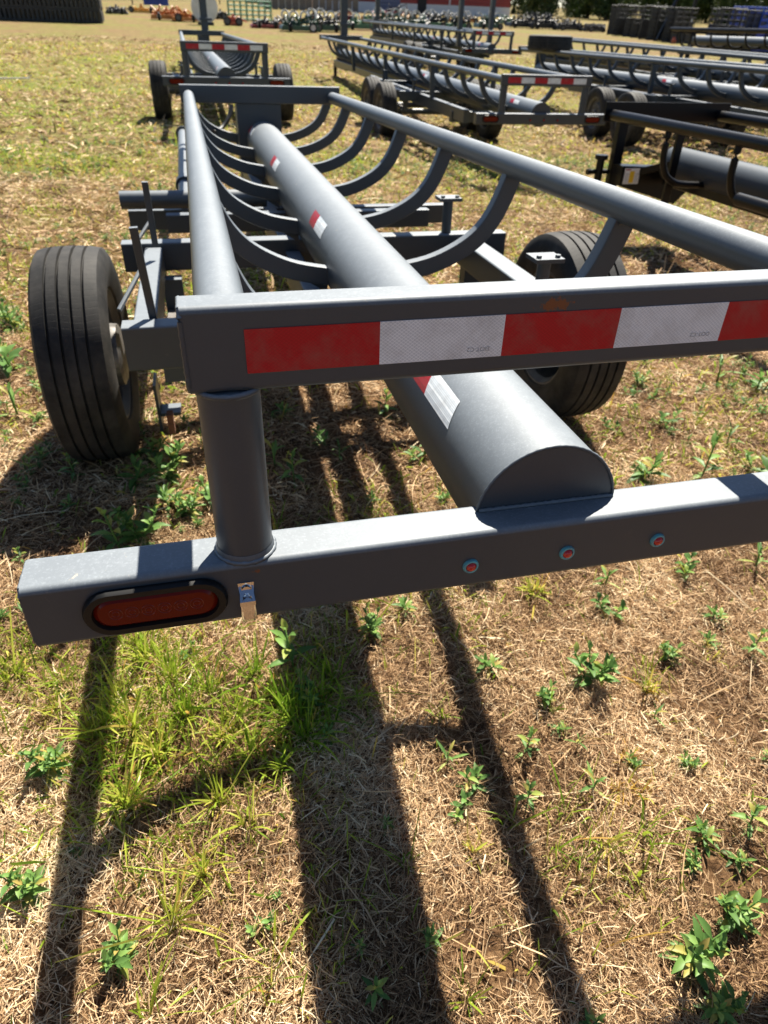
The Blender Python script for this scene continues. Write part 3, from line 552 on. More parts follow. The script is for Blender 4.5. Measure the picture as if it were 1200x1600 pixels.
def trailer(T, zoff, length, label, nribs, rib0=.737, ribd=.643, pitch=0.0, wheels=((1.55,),), gz=None, mast=False, paintm=None, detail=False, rails_z=-.289, half=.457, tw=.885, wr=.345, sag=-.009, tubeup=.004, skip=()):
    """T: row frame (x centre, y rear), zoff: height of this trailer's rear top bar against the nearest trailer's"""
    pm = paintm or M['paint2']
    root = empty('bale_trailer', MW @ Matrix.Translation((T[0], T[1], zoff - HT)) @ Matrix.Rotation(pitch, 4, 'X'), label, 'trailer', 'grey bale trailers parked on the field' if pm is not M['black'] else None)
    # rear top bar
    zt = Z(-.237)
    MB().rbar((-.502, .025, zt - .05), (.502, .025, zt - .05), .05, .10, .008).build('top_bar', rusty_paint(-.068, zt - .017, .034) if detail else pm, root)
    tp = tape_strip(root, -.437, 6, .1524 if detail else .1457, zt - .077, zt - .026, 0, [M['tapered'], M['tapewhite']])
    if detail:
        for i in (1, 3, 5):
            mx = Matrix.Translation((-.437 + .1524 * (i + .80), -.0016, zt - .066)) @ Matrix.Rotation(PI / 2, 4, 'X') @ Matrix.Rotation(PI, 4, 'Z')
            text_part('DOT-C2', .0078, mx, tp, M['ink'])
    # bottom bar
    MB().rbar((-.745, .035, Z(-.634)), (.745, .035, Z(-.634)), .074, .102, .010).build('bumper', rusty_paint(-.450, Z(-.600), .014) if detail else pm, root)
    for s in (-1, 1):
        p = MB(); p.tube([(s * .460, .036, Z(-.338)), (s * .460, .036, Z(-.586))], .0375, 28)
        p.lathe([(-.006, .0405), (0, .040), (.006, .038)], (s * .460, .036, Z(-.578)), 'z', 28)
        p.build('post', pm, root)
        # tail light
        lx = s * .585
        st = lambda hw, hh, k=10: [(lx + sx * (hw - hh) + hh * math.cos(a), Z(-.634) + hh * math.sin(a)) for sx, a0 in ((1, -PI / 2), (-1, PI / 2)) for a in [a0 + PI * i / k for i in range(k + 1)]]
        g = MB(); o1, o2, o3, o4 = st(.094, .036), st(.091, .034), st(.082, .026), st(.080, .024)
        n = len(o1); vs = [(x, y_, z) for ring, y_ in ((o1, -.003), (o1, -.008), (o2, -.013), (o3, -.013), (o4, -.006)) for x, z in ring]
        g.add(vs, [(r_ * n + i, r_ * n + (i + 1) % n, (r_ + 1) * n + (i + 1) % n, (r_ + 1) * n + i) for r_ in range(4) for i in range(n)] )
        g.build('light_grommet', M['rubber'], root, 50)
        lz = MB(); ring = st(.080, .024); r2 = st(.074, .019)
        lz.add([(x, -.007, z) for x, z in ring] + [(x, -.011, z) for x, z in r2], [(i, (i + 1) % n, (i + 1) % n + n, i + n) for i in range(n)] + [tuple(range(n, 2 * n))])
        lo = lz.build('tail_light', M['lens'], root, 30)
        if detail:
            c = MB()
            for i in range(6): 
                for rr_ in (.0088, .0045): c.lathe([(-.0108, rr_ - .0007), (-.0114, rr_), (-.0108, rr_ + .0007)], (lx - .052 + i * .0208, 0, Z(-.634)), 'y', 20)
            c.build('light_cup', M['lensdim'], lo, 30)
    for i in (-1, 0, 1):
        c = (.02 + i * .157, 0, Z(-.642))
        q = MB(); q.lathe([(.0, .0125), (-.004, .0125), (-.0065, .011), (-.0065, .0085), (-.004, .008)], c, 'y', 24); q.build('lamp_ring', M['teal'] if detail else M['rubber'], root, 40)
        q = MB(); q.lathe([(-.003, .0085), (-.008, .0068), (-.0098, .004), (-.0102, 0)], c, 'y', 20); q.build('marker_lamp', M['marker'], root, 60)
    # centre tube, rails
    tz0, tz1 = Z(-.598), Z(-.598) + tubeup * (length - .065); tr = .114
    MB().tube([(0, .052, tz0), (0, length, tz1)], tr, 48).build('centre_tube', pm, root)
    rz0 = Z(rails_z); rz1 = rz0 + sag * length
    for s in (-1, 1): MB().tube([(s * half, .046, rz0), (s * half, length - .02, rz1)], .0335, 28).build('side_rail', pm, root)
    bz = rz1 + .012
    MB().rbar((-half - .05, length, bz), (half + .05, length, bz), .05, .10, .007).build('front_bar', pm, root)
    # curved ribs
    for k in range(nribs):
        y = rib0 + k * ribd; zr = rz0 + sag * y - .02; dz = (tz0 + (tz1 - tz0) * y / length - .005) - (zr - .300)
        for s in (-1, 1):
            path = smooth_path([(s * x, y, zr + z + dz * (-z / .3)) for x, z in RIB], 4)
            MB().sweep(rrect(.053, .038, .005, 2), path, (0, 1, 0)).build('rib', pm, root)
    # tape dabs on the tube
    dabs = [.24, 1.56, 2.86, 4.22] if detail else [.45, length * .35, length * .62]
    for yd in dabs:
        mb = MB(); K = 5
        for mi_, (q0, q1) in enumerate(((yd + .14, yd + .24), (yd, yd + .14))):
            vs = []
            for i in range(K + 1):
                a = math.radians(152 - 23 * i / K)
                for yy in (q0, q1):
                    y2 = yy + .03 * i / K; zc = tz0 + (tz1 - tz0) * y2 / length; vs.append(((tr + .0012) * math.cos(a), y2, zc + (tr + .0012) * math.sin(a)))
            mb.add(vs, [(2 * i, 2 * i + 1, 2 * i + 3, 2 * i + 2) for i in range(K)], mi_)
        mb.build('reflective_tape', [M['tapered'], M['tapewhite']], root, 0)
    # front headboard box and tongue
    if detail:
        MB().box(-.165, .12, length - .005, length + .20, Z(-1.02), bz - .052).build('headboard', pm, root, 0)
        MB().rbar((0, length + .2, Z(-.95)), (0, length + 1.6, Z(-.95)), .10, .15, .008).build('tongue', pm, root)
    else:
        MB().rbar((0, length - .9, Z(-.80)), (0, length + .55, Z(-.80)), .16, .14, .008).build('tongue', pm, root)
        MB().rbar((0, length + .03, Z(-.73)), (0, length + .03, bz - .052), .20, .06, .006, up=(0, 1, 0)).build('upright', pm, root)
        zg = (gz if gz is not None else 0); MB().rbar((-.06, length + .45, Z(-.79)), (-.06, length + .45, zg + .0), .07, .07, .006, up=(0, 1, 0)).build('jack_leg', M['black'], root)
    if mast:
        mm = MB(); mm.rbar((.09, length + .10, Z(-.9)), (.09, length + .10, Z(1.3)), .16, .13, .010, up=(0, 1, 0)); mm.rbar((-.02, length + .0, Z(-.02)), (.26, length + .0, Z(-.02)), .05, .05, .006); mm.build('mast', pm, root)
    gzf = gz if gz is not None else -.0
    f = MB()
    # running gear
    allw = [w_ for grp in wheels for w_ in grp]
    cz = gzf + wr - .012
    y0 = allw[0] - (.545 if detail else .42); y1 = allw[-1] + (.375 if detail else .50)
    for yb, wd2, hh in ((y0, .71, .125), (y1, .77, .105)):
        MB().rbar((-wd2, yb + .035, Z(-.655) - hh / 2), (wd2, yb + .035, Z(-.655) - hh / 2), .07, hh, .007).build('cross_beam', pm, root)
    for s in (-1, 1):
        fx = .655 if (detail and s < 0) else .60
        MB().rbar((s * fx, y0 + .071, Z(-.72)), (s * fx, y1 - .001, Z(-.72)), .065 if detail and s < 0 else .09, .10, .007).build('frame_rail', pm, root)
        MB().rbar((s * .13, y0 + .071, Z(-.76)), (s * .13, length, Z(-.76)), .06, .12, .007).build('keel_beam', pm, root)
        for yb in ((y1 + .035, y0 + .035) if (s > 0 or not detail) else ()):
            q = MB(); q.tube([(s * .515, yb, Z(-.655)), (s * .515, yb, Z(-.53))], .020, 14); q.box(s * .515 - .045, s * .515 + .045, yb - .04, yb + .04, Z(-.53), Z(-.518))
            for bx in (-.03, .03): q.lathe([(0, .009), (.008, .009), (.008, 0)], (s * .515 + bx, yb - .02, Z(-.518)), 'z', 6)
            q.build('cap_post', pm, root, 30)
        for yw in allw:
            wheel(root, (s * (tw - .06), yw, cz), wr, .225, s, detail)
    if not detail:
        for s in (-1, 1):
            MB().rbar((s * .40, 1.25, Z(-.75)), (s * .40, y1 + 1.4, Z(-.75)), .07, .14, .008).build('chassis_beam', pm, root)
            for yk in (2.6, 5.2, 7.8): MB().rbar((s * (half - .01), yk, Z(-.31)), (s * .42, yk, Z(-.71)), .06, .05, .006, up=(0, 1, 0)).build('stake', pm, root)
        MB().rbar((-.45, 1.7, Z(-.80)), (.45, 1.7, Z(-.80)), .10, .12, .008).build('cross_beam', pm, root)
    for yw in allw:
        MB().tube([(-.72, yw, cz), (.72, yw, cz)], .038, 20).build('axle', pm, root)
        for s in (-1, 1):
            sp = MB()
            for k, L_ in enumerate((.30, .22, .15)): 
                sp.box(s * .60 - .03, s * .60 + .03, yw - L_, yw + L_, cz + .05 + .009 * k, cz + .058 + .009 * k)
            sp.box(s * .60 - .04, s * .60 + .04, yw - .05, yw + .05, cz - .055, cz - .04)
            for dy_ in (-.035, .035):
                for dx_ in (-.035, .035): sp.tube([(s * .60 + dx_, yw + dy_, cz - .08), (s * .60 + dx_, yw + dy_, cz + .10)], .006, 8)
            sp.build('leaf_spring', M['bolt'], root, 30)
            for dy_ in (-.31, .31): MB().box(s * .60 - .035, s * .60 + .035, yw + dy_ - .03, yw + dy_ + .03, cz + .03, Z(-.766)).build('spring_hanger', pm, root, 0)
    return root

# ground under a trailer, in that trailer's local height
def local_ground(T, zoff, yloc, xoff=0, pitch=0.0):
    mw = MW @ Matrix.Translation((T[0], T[1], zoff - HT)) @ Matrix.Rotation(pitch, 4, 'X'); p = mw @ Vector((xoff, yloc, 0)); return hbase(p.x, p.y) - p.z

XC = .468
t1 = trailer((XC, .735), 0, 4.45, 'grey bale trailer nearest the camera, filling the foreground with its taped rear bar', 7, wheels=((1.70,),), tw=.955, gz=local_ground((XC, .735), 0, 1.70), detail=True, paintm=M['paint'], wr=.360)
# --- details only this trailer shows
def weld(path, r=.0045, closed=False, seed=1):
    rr = random.Random(seed); P = [Vector(p) for p in path]; out = []
    for a, b in zip(P[:-1], P[1:]):
        n_ = max(1, int((b - a).length / .0035)); out += [a.lerp(b, i / n_) for i in range(n_)]
    out.append(P[-1]); mb = MB()
    mb.tube(out, r, 8, scale=[.8 + .3 * abs(math.sin(i * 1.1)) + rr.uniform(-.12, .12) for i in range(len(out))]); mb.build('weld_bead', M['paint'], t1, 60)
circ = lambda cx, cy, cz, r, a0=0, a1=360, n_=28: [(cx + r * math.cos(math.radians(a0 + (a1 - a0) * i / n_)), cy + r * math.sin(math.radians(a0 + (a1 - a0) * i / n_)), cz) for i in range(n_ + 1)]
for s_ in (-1, 1):
    weld(circ(s_ * .460, .036, Z(-.5825), .0395), .0036, seed=2 + s_); weld(circ(s_ * .460, .030, Z(-.3385), .038, 180, 360), .004, seed=8 + s_)
for s_ in (-1, 1):
    x_ = s_ * .7455; a_, b_, c_, d_ = .001, .069, Z(-.634) - .048, Z(-.634) + .048
    weld([(x_, a_ + .006, d_), (x_, b_ - .006, d_), (x_, b_, d_ - .008), (x_, b_, c_ + .008), (x_, b_ - .006, c_), (x_, a_ + .006, c_), (x_, a_, c_ + .008), (x_, a_, d_ - .008), (x_, a_ + .006, d_)], .003, seed=21 + s_)
    x_ = s_ * .5025; a_, b_, c_, d_ = .001, .049, Z(-.287) - .047, Z(-.287) + .047
    weld([(x_, a_ + .006, d_), (x_, b_ - .006, d_), (x_, b_, d_ - .008), (x_, b_, c_ + .008), (x_, b_ - .006, c_), (x_, a_ + .006, c_), (x_, a_, c_ + .008), (x_, a_, d_ - .008), (x_, a_ + .006, d_)], .003, seed=25 + s_)
# bead round the capped pipe end and where it rests on the beam
weld([(.1145 * math.cos(math.radians(a)), .052, Z(-.598) + .1145 * math.sin(math.radians(a))) for a in range(8, 174, 5)], .0028, seed=4)
weld([(x, .050, Z(-.5825)) for x in np.linspace(-.112, .112, 12)], .0042, seed=5)
for s_ in (-1, 1): weld([(s_ * .457 + .034 * math.cos(math.radians(a)), .0515, Z(-.289) + .034 * math.sin(math.radians(a))) for a in range(-10, 191, 10)], .0035, seed=12 + s_)
for k in range(7):
    y = .737 + k * .643; zr = Z(-.289) - .009 * y
    for s_ in (-1, 1): weld([(s_ * .440, y - .021, zr - .030), (s_ * .474, y - .021, zr - .031)], .0035, seed=30 + k)
def L1(px, py, y): v = at(px, py, y); return Vector((v.x - XC, v.y - .735, v.z + HT))
chx = (L1(386, 930, .735)).x
q = MB(); zc = L1(386, 930, .735).z
q.prism([(chx - .011, zc + .026), (chx + .011, zc + .026), (chx + .009, zc), (chx - .009, zc)], -.004, 0); q.lathe([(-.004, .0075), (-.008, .006), (-.008, 0)], (chx, 0, zc + .016), 'y', 16)
q.sweep(rrect(.021, .015, .005, 4), [(chx, -.0095, zc + .005), (chx, -.010, zc - .004), (chx, -.0125, zc - .014), (chx, -.0125, zc - .026), (chx, -.009, zc - .031)], (0, 1, 0)); q.box(chx - .0105, chx + .0105, -.021, -.001, zc - .001, zc + .006); q.lathe([(-.005, .0045), (-.006, .003), (-.004, 0)], (chx, 0, zc + .010), 'y', 14)
q.build('plate_light', M['chrome'], t1, 30)
# upright levers on the left with their diagonal links
for (a, b, dep, wd) in (((208, 355), (240, 500), 1.95, .03), ((226, 284), (243, 385), 2.62, .032)):
    A, B = L1(*a, dep), L1(*b, dep + .02); MB().rbar(A, B, .021, .014, .002, up=(0, 1, 0)).build('lever', M['paint2'], t1)
q = MB(); q.tube([L1(186, 485, 1.97), L1(221, 420, 2.1)], .0065, 10); q.build('link_rod', M['paint2'], t1)
q = MB(); q.tube([L1(214, 378, 2.75), L1(238, 340, 2.85)], .007, 10); q.build('link_rod', M['paint2'], t1)
# rear drop pipe and its flange
A = L1(188, 313, 3.62); q = MB(); q.tube([A, (0 - .15, A.y, A.z)], .040, 20); q.build('stub_pipe', M['paint2'], t1)
MB().rbar((-.80, A.y + .05, A.z - .095), (.80, A.y + .05, A.z - .095), .06, .09, .006).build('cross_beam', M['paint2'], t1)
MB().rbar((-.62, 2.72, Z(-.72)), (.62, 2.72, Z(-.72)), .06, .08, .006).build('cross_beam', M['paint2'], t1)
B = Vector((-.53, A.y, A.z)); q = MB(); q.tube([B, (B.x, 5.3, B.z + .02)], .034, 20); q.lathe([(0, .034), (0, .052), (.014, .052), (.014, 0)], (B.x, 5.3, B.z + .02), 'y', 20); q.lathe([(0, .034), (0, .045), (.10, .045), (.10, .034)], (B.x, 3.2, B.z + .005), 'y', 20); q.build('long_pipe', M['paint2'], t1)
q = MB(); q.tube(smooth_path([L1(362, 165, 5.5), L1(357, 185, 5.45), L1(346, 200, 5.4), L1(334, 206, 5.3)], 5), .014, 10); q.build('air_hose', M['cable'], t1)
# gusset tabs where the left ribs meet the tube
for k in range(7):
    y = .737 + k * .643; q = MB(); q.prism([(-.20, Z(-.600)), (-.112, Z(-.600)), (-.112, Z(-.655))], y - .004, y + .004); q.build('gusset', M['paint2'], t1, 0)
# brake pieces under the hub
q = MB(); q.box(-.70, -.62, 1.62, 1.70, .27, .282); q.box(-.70, -.690, 1.60, 1.72, .22, .40); q.build('brake_bracket', M['paint2'], t1, 0)
q = MB(); q.box(-.655, -.635, 1.42, 1.46, .30, .37); q.build('rusty_clip', M['rust'], t1, 0)

G = local_ground
def tr(T, ztop, *a, wy=((1.55,),), pitch=0.0, **k):
    zo = ztop + .237
    return trailer(T, zo, *a, wheels=wy, pitch=pitch, gz=G(T, zo, wy[0][0], 0, pitch), **k)
t2 = tr((.492, 9.76), -.078, 9.7, 'grey bale trailer straight ahead, parked nose to tail beyond the nearest one', 14, mast=True, pitch=.012, sag=0, tubeup=0, wy=((1.45,),))
t3 = tr((3.63, 7.69), -.258, 11.3, 'grey tandem-axle bale trailer right of centre with tape on its rear bar and tall mast', 16, mast=True, pitch=.026, sag=0, tubeup=0, wr=.37, wy=((3.6, 4.45),))
t4 = tr((7.05, 18.1), .225, 12.0, 'far grey bale trailer with an arch over it, behind the tandem-axle one', 17, mast=True, pitch=.028, sag=0, tubeup=0, wy=((3.5, 4.35),))
t5 = tr((6.98, 2.6), -.20, 12.6, 'grey bale trailer on the right with two wheels showing left of the black one', 18, pitch=.012, sag=0, tubeup=0, wy=((7.55, 8.45),))
t8 = tr((9.4, 5.0), -.20, 15.0, 'grey bale trailer farthest right, its rails running behind the other ones', 20, pitch=.026, sag=0, tubeup=0, wy=((7.4, 8.25),))
# arch on the far trailer
a = MB(); 
for s in (-1, 1): a.rbar((s * .40, 1.3, Z(-.6)), (s * .40, 1.3, Z(.62)), .10, .14, .008, up=(0, 1, 0))
a.rbar((-.47, 1.3, Z(.66)), (.47, 1.3, Z(.66)), .14, .12, .008); a.build('arch', M['paint2'], t4)
# spare tyre lying flat on the rail of the right trailer
sp = empty('spare_tyre', MW @ Matrix.Translation((6.52, 13.9, .02)) @ Matrix.Rotation(PI / 2, 4, 'Y'), 'spare tyre lying flat on top of the right grey trailer', 'tyre')
tyre_mb((0, 0, 0), .40, .24, 40, 4).build('tyre_casing', M['tyre'], sp, 30)
rm = MB(); rm.lathe([(-.09, .25), (-.08, .225), (0, .21), (0, .05), (.08, .225), (.09, .25)], (0, 0, 0), 'x', 32); rm.build('rim', M['rim'], sp, 30)

# ------------------------------------------------------------------ black trailer at the right
BX, BY, BZ = 3.58, 5.35, -.35
bt = empty('black_bale_trailer', MW @ Matrix.Translation((BX, BY, BZ - HT + .237)), 'glossy black bale trailer at the right edge with a white and yellow warning sticker', 'trailer')
bl = M['black']
zb = Z(-.237)
MB().rbar((-.53, .03, zb - .055), (.55, .03, zb - .055), .012, .13, .003).build('headboard', bl, bt)
for s in (-1, 1): MB().tube([(s * .47, .02, zb - .075), (s * .47, -5.6, zb - .085)], .036, 24).build('side_rail', bl, bt)
MB().tube([(0, -.20, zb - .38), (0, -5.6, zb - .40)], .120, 40).build('centre_tube', M['pipe'], bt)
for k in range(8):
    y = -.75 - k * .72
    for s in (-1, 1):
        MB().tube(smooth_path([(s * x, y, zb - .09 + z) for x, z in [(.47, 0), (.47, -.12), (.46, -.2), (.42, -.28), (.34, -.33), (.25, -.345), (.10, -.35)]], 4), .022, 12).build('rib', bl, bt)
for s in (-1, 1): MB().tube([(s * .60, -1.75, zb - .345), (s * .60, -5.0, zb - .345)], .035, 20).build('lower_rail', bl, bt)
MB().rbar((-.36, .03, zb - .12), (-.36, .03, zb - .60), .08, .06, .006, up=(0, 1, 0)).build('upright', bl, bt)
MB().rbar((-.20, -.50, zb - .12), (-.20, -.50, zb - .62), .06, .03, .004, up=(0, 1, 0)).build('upright', bl, bt)
MB().rbar((-.33, .0, zb - .50), (-.05, -.42, zb - .33), .05, .05, .006).build('brace', bl, bt)
q = MB(); q.prism([(-.40, zb - .40), (.20, zb - .42), (.24, zb - .56), (.12, zb - .68), (-.02, zb - .64), (-.40, zb - .54)], -.16, -.02); q.build('front_box', bl, bt, 0)
q = MB(); q.tube([(-.47, .06, zb - .36), (-.47, .06, zb - .62)], .03, 14); q.tube([(-.55, .06, zb - .47), (-.40, .06, zb - .47)], .018, 12); q.lathe([(0, .05), (.03, .05), (.03, 0)], (-.47, .06, zb - .38), 'z', 14)
q.lathe([(0, 0), (0, .022), (.03, .022), (.03, 0)], (-.575, .06, zb - .47), 'x', 10); q.build('jack_gear', bl, bt, 30)
st = MB(); 
x0, x1, z0, z1 = -.375, -.245, zb - .525, zb - .415
st.box(x0, x1, -.1635, -.1605, z0, z1, 0); st.box(x0 + .045, x0 + .085, -.1645, -.1636, z0 + .008, z1 - .02, 1)
for i in range(5): st.box(x0 + .006, x0 + .040, -.1645, -.1636, z0 + .012 + .014 * i, z0 + .015 + .014 * i, 2); st.box(x0 + .09, x1 - .006, -.1645, -.1636, z0 + .012 + .014 * i, z0 + .015 + .014 * i, 2)
st.box(x0 + .006, x0 + .05, -.1645, -.1636, z1 - .014, z1 - .006, 3)
st.build('warning_sticker', [M['stickerw'], M['stickery'], M['ink'], M['tapered']], bt, 0)
gl = G((BX, BY), BZ + .237, -4.9)
for s in (-1, 1):
    wheel(bt, (s * .86, -4.9, gl + .35), .36, .225, s, False)
MB().tube([(-.75, -4.9, gl + .35), (.75, -4.9, gl + .35)], .038, 16).build('axle', bl, bt)
MB().rbar((-.6, -4.9, zb - .60), (.6, -4.9, zb - .60), .3, .10, .008).build('cross_beam', bl, bt)
for s in (-1, 1): MB().rbar((s * .58, -4.9, zb - .62), (s * .58, -4.9, gl + .36), .06, .05, .004, up=(0, 1, 0)).build('spring_hanger', bl, bt)

MB().rbar((0, -.25, zb - .47), (0, -5.4, zb - .49), .17, .10, .01).build('keel_beam', bl, bt)
# small black trailer far right
BX2, BY2 = 13.2, 18.5
b2 = empty('small_black_trailer', MW @ Matrix.Translation((BX2, BY2, -.80)), 'low black pipe cradle trailer in front of the blue gates at the far right', 'trailer')
for s in (-1, 1): MB().tube([(s * .55, 1.2, 1.22), (s * .55, -7, 1.12)], .045, 14).build('side_rail', bl, b2)
MB().tube([(0, .8, .98), (0, -7, .9)], .12, 24).build('centre_tube', M['paint2'], b2)
MB().rbar((-.6, 1.2, 1.2), (.6, 1.2, 1.2), .06, .12, .006).build('front_bar', bl, b2)
for k in range(11):
    for s in (-1, 1): MB().tube(smooth_path([(s * x, .7 - .65 * k, 1.17 + z) for x, z in [(.55, 0), (.54, -.15), (.45, -.28), (.3, -.32), (.1, -.3)]], 3), .024, 10).build('rib', bl, b2)
MB().rbar((0, 1.0, 1.15), (0, 1.0, .1), .09, .09, .006, up=(0, 1, 0)).build('jack_leg', bl, b2)
MB().rbar((0, 1.4, .75), (0, -7, .70), .12, .14, .006).build('keel_beam', bl, b2)
for s in (-1, 1):
    for yy in (-3.5, -4.4): wheel(b2, (s * .85, yy, .36), .35, .22, s, False)

# ------------------------------------------------------------------ background yard
def gP(px, py):
    p = gW(px, py); p.z = hbase(p.x, p.y); return p
def sc(px, py): p = gP(px, py); return 1337 / p.y            # pixels per metre there
def thing(name, p, label, cat, group=None, rz=0):
    return empty(name, Matrix.Translation(p) @ Matrix.Rotation(rz, 4, 'Z'), label, cat, group)

# stack of black plastic feed bunks: three tiers of narrow upright cells
p = gP(75, 34); k = 1337 / p.y; 
wd = 152 / k
root = thing('pallet_stack', p, 'tall black stack of slatted plastic crates at the upper left of the field', 'stack')
for tier in range(4):
    f_ = MB(); z0 = .02 + tier * .50
    f_.box(-wd / 2, wd / 2, 0, 1.2, z0, z0 + .07); f_.box(-wd / 2, wd / 2, 0, 1.2, z0 + .43, z0 + .485)
    nc = 24
    for i in range(nc + 1):
        x = -wd / 2 + wd * i / nc
        f_.box(x - .055, x + .055, -.03, 1.16, z0 + .071, z0 + .429)
    f_.box(-wd / 2, wd / 2, 1.0, 1.1, z0 + .0712, z0 + .4288) if tier > 1 else None
    f_.build('crate_tier', M['plast'], root, 0)
# little white-rimmed wheel behind
p = gP(155, 20); r_ = thing('loose_wheel', p + Vector((0, 0, .17)), 'small loose wheel with white rim standing beside the black stack', 'wheel')
mb = MB(); mb.lathe([(-.08, .20), (-.05, .27), (.05, .27), (.08, .20)], (0, 0, .1), 'y', 24, True); mb.build('tyre', M['rubber'], r_, 40)
mb = MB(); mb.lathe([(-.085, .0), (-.085, .19), (.02, .20)], (0, 0, .1), 'y', 24); mb.build('rim', M['rimwhite'], r_, 40)

def cutter(px, py, wpx, hpx, body, label, rz=0, wheelc='rimwhite', arms=3, deck='flat', seed=0):
    """pull or mounted field implement: deck, A-frame hitch, gearbox, gauge wheels"""
    r = random.Random(seed + int(px)); p = gP(px, py); k = 1337 / p.y; w_ = wpx / k; h_ = max(.35, hpx / (k * 1.25))
    root = thing('farm_implement', p, label, 'implement', 'implements lined up at the edge of the field', rz)
    dk = MB(); dz = h_ * .42
    dk.prism([(-w_ / 2, dz * .5), (-w_ / 2 + .05, dz), (w_ / 2 - .05, dz), (w_ / 2, dz * .5), (w_ / 2, dz * .25), (-w_ / 2, dz * .25)], -.5, .7); dk.build('deck', M[body], root, 0)
    fr = MB()
    for i in range(arms * 2):
        a_, b_ = r.uniform(-w_ * .48, w_ * .48), r.uniform(-w_ * .48, w_ * .48); fr.tube([(a_, r.uniform(-.4, .5), dz), (b_, r.uniform(-.4, .5), h_ * r.uniform(.6, 1.1))], .045, 6)
    for i in range(arms):
        x = -w_ * .35 + w_ * .7 * i / max(1, arms - 1)
        fr.tube(smooth_path([(x, -.3, dz), (x + r.uniform(-.1, .1), -.35, h_ * r.uniform(.6, .8)), (x + r.uniform(-.05, .3), -.1, h_ * r.uniform(.85, 1.1)), (x + r.uniform(.1, .4), .3, h_ * .5)], 3), .035, 8)
    fr.tube([(-w_ * .45, -.2, dz * 1.3), (w_ * .45, -.15, dz * 1.5)], .05, 8); fr.build('hitch_frame', M[r.choice([body, body, 'plast'])], root, 30)
    gb = MB(); gb.box(-.13, .13, -.1, .15, dz, dz + .22); gb.lathe([(0, .07), (.14, .06), (.14, 0)], (0, 0, dz + .22), 'z', 12); gb.build('gearbox', M[r.choice([body, 'orange', 'bolt'])], root, 30)
    for s in (-1, 1):
        c = Vector((s * w_ * r.uniform(.2, .44), -.45, .19)); mb = MB(); mb.lathe([(-.07, .12), (-.06, .19), (.06, .19), (.07, .12)], c, 'y' if r.random() < .5 else 'x', 20, True); wt = mb.build('gauge_wheel', M['rubber'], root, 40)
        mb = MB(); mb.lathe([(-.075, 0), (-.075, .12), (.075, .12), (.075, 0)], c, 'y', 16); mb.build('rim', M['rim' if r.random() < .6 else wheelc], wt, 40)
    return root
cutter(10, 29, 34, 10, 'maroon', 'low red implement poking out at the left end of the black stack')
cutter(183, 22, 32, 8, 'plast', 'flat dark implement between the black stack and the orange machines')
cutter(222, 20, 34, 10, 'yellow', 'flat ochre blade implement left of the orange machines', arms=1)
cutter(262, 32, 48, 22, 'orange', 'orange machine left of the white tank', arms=4)
cutter(290, 34, 40, 18, 'orange', 'orange and brown machine just left of the white tank', arms=4, wheelc='rim')
cutter(365, 40, 26, 10, 'redo', 'small red-orange tube frame right of the white tank', arms=4, wheelc='rim')
cutter(415, 44, 46, 14, 'maroon', 'maroon mower deck below the light green rack')
cutter(445, 42, 40, 16, 'orange', 'orange and white implement right of the light green rack', arms=3)
for i, (px, py, wpx, hpx, c, l) in enumerate([(468, 50, 60, 26, 'dgreen', 'dark green cutter with white wheels, first in its row'), (512, 50, 55, 28, 'dgreen', 'dark green cutter with white wheels left of the tall mast'), (566, 47, 60, 24, 'green', 'green cutter with looping white hoops between the two masts'),
    (612, 44, 46, 26, 'dgreen', 'dark green cutter right of the second mast'), (645, 46, 46, 24, 'dgreen', 'green implement below the dark barn doorway'), (680, 45, 40, 26, 'green', 'green implement with orange seat below the red barn'), (716, 46, 40, 24, 'green', 'green implement with pale wheels left of the arch'),
    (762, 46, 42, 24, 'dgreen', 'dark implement framed by the steel arch')]):
    o = cutter(px, py, wpx, hpx, c, l, arms=5, seed=i)
    mb = MB(); p0 = o.matrix_world.translation; kk = 1337 / p0.y; w_ = wpx / kk
    for j in range(4):
        x = -w_ * .42 + w_ * .27 * j + random.uniform(-.1, .1); ht_ = random.uniform(.7, 1.0); rr_ = random.uniform(.16, .26); yy = random.uniform(-.3, .3)
        mb = MB(); mb.tube([(x + rr_ * math.cos(a) , yy + .1 * math.sin(a), ht_ - .2 + rr_ * 1.2 * math.sin(a)) for a in np.linspace(-.4, 3.4, 9)], .045, 6)
        mb.build('hoop', M['rimwhite'], o, 40)
for (px, py, wpx, hpx, l) in [(640, 30, 22, 14, 'orange arm machine in front of the red barn'), (700, 36, 16, 18, 'small orange loader arm left of the arch'), (620, 26, 40, 20, 'dark red gate frames leaning before the barn')]:
    cutter(px, py, wpx, hpx, 'orange' if 'orange' in l else 'maroon', l, arms=3, wheelc='rim')
for i, (px, py, wpx, hpx, l) in enumerate([(815, 44, 50, 22, 'black disc implement right of the steel arch'), (850, 46, 55, 26, 'black disc implement, middle one of the dark row'), (886, 48, 45, 20, 'black disc implement, low one of the dark row'), (925, 50, 40, 14, 'black implement nearest the stacked dark panels'), (838, 38, 60, 20, 'black implement rear of the dark row')]):
    o = cutter(px, py, wpx, hpx, 'plast', l, arms=6, wheelc='rim', seed=40 + i)
    mb = MB(); p0 = o.matrix_world.translation; w_ = wpx / (1337 / p0.y)
    for j in range(9): mb.lathe([(0, 0), (.04, .25), (.045, .25), (.01, 0)], (-w_ * .45 + w_ * .1125 * j, -.2, .28), 'x', 16)
    mb.build('disc_gang', M['bolt'], o, 40)

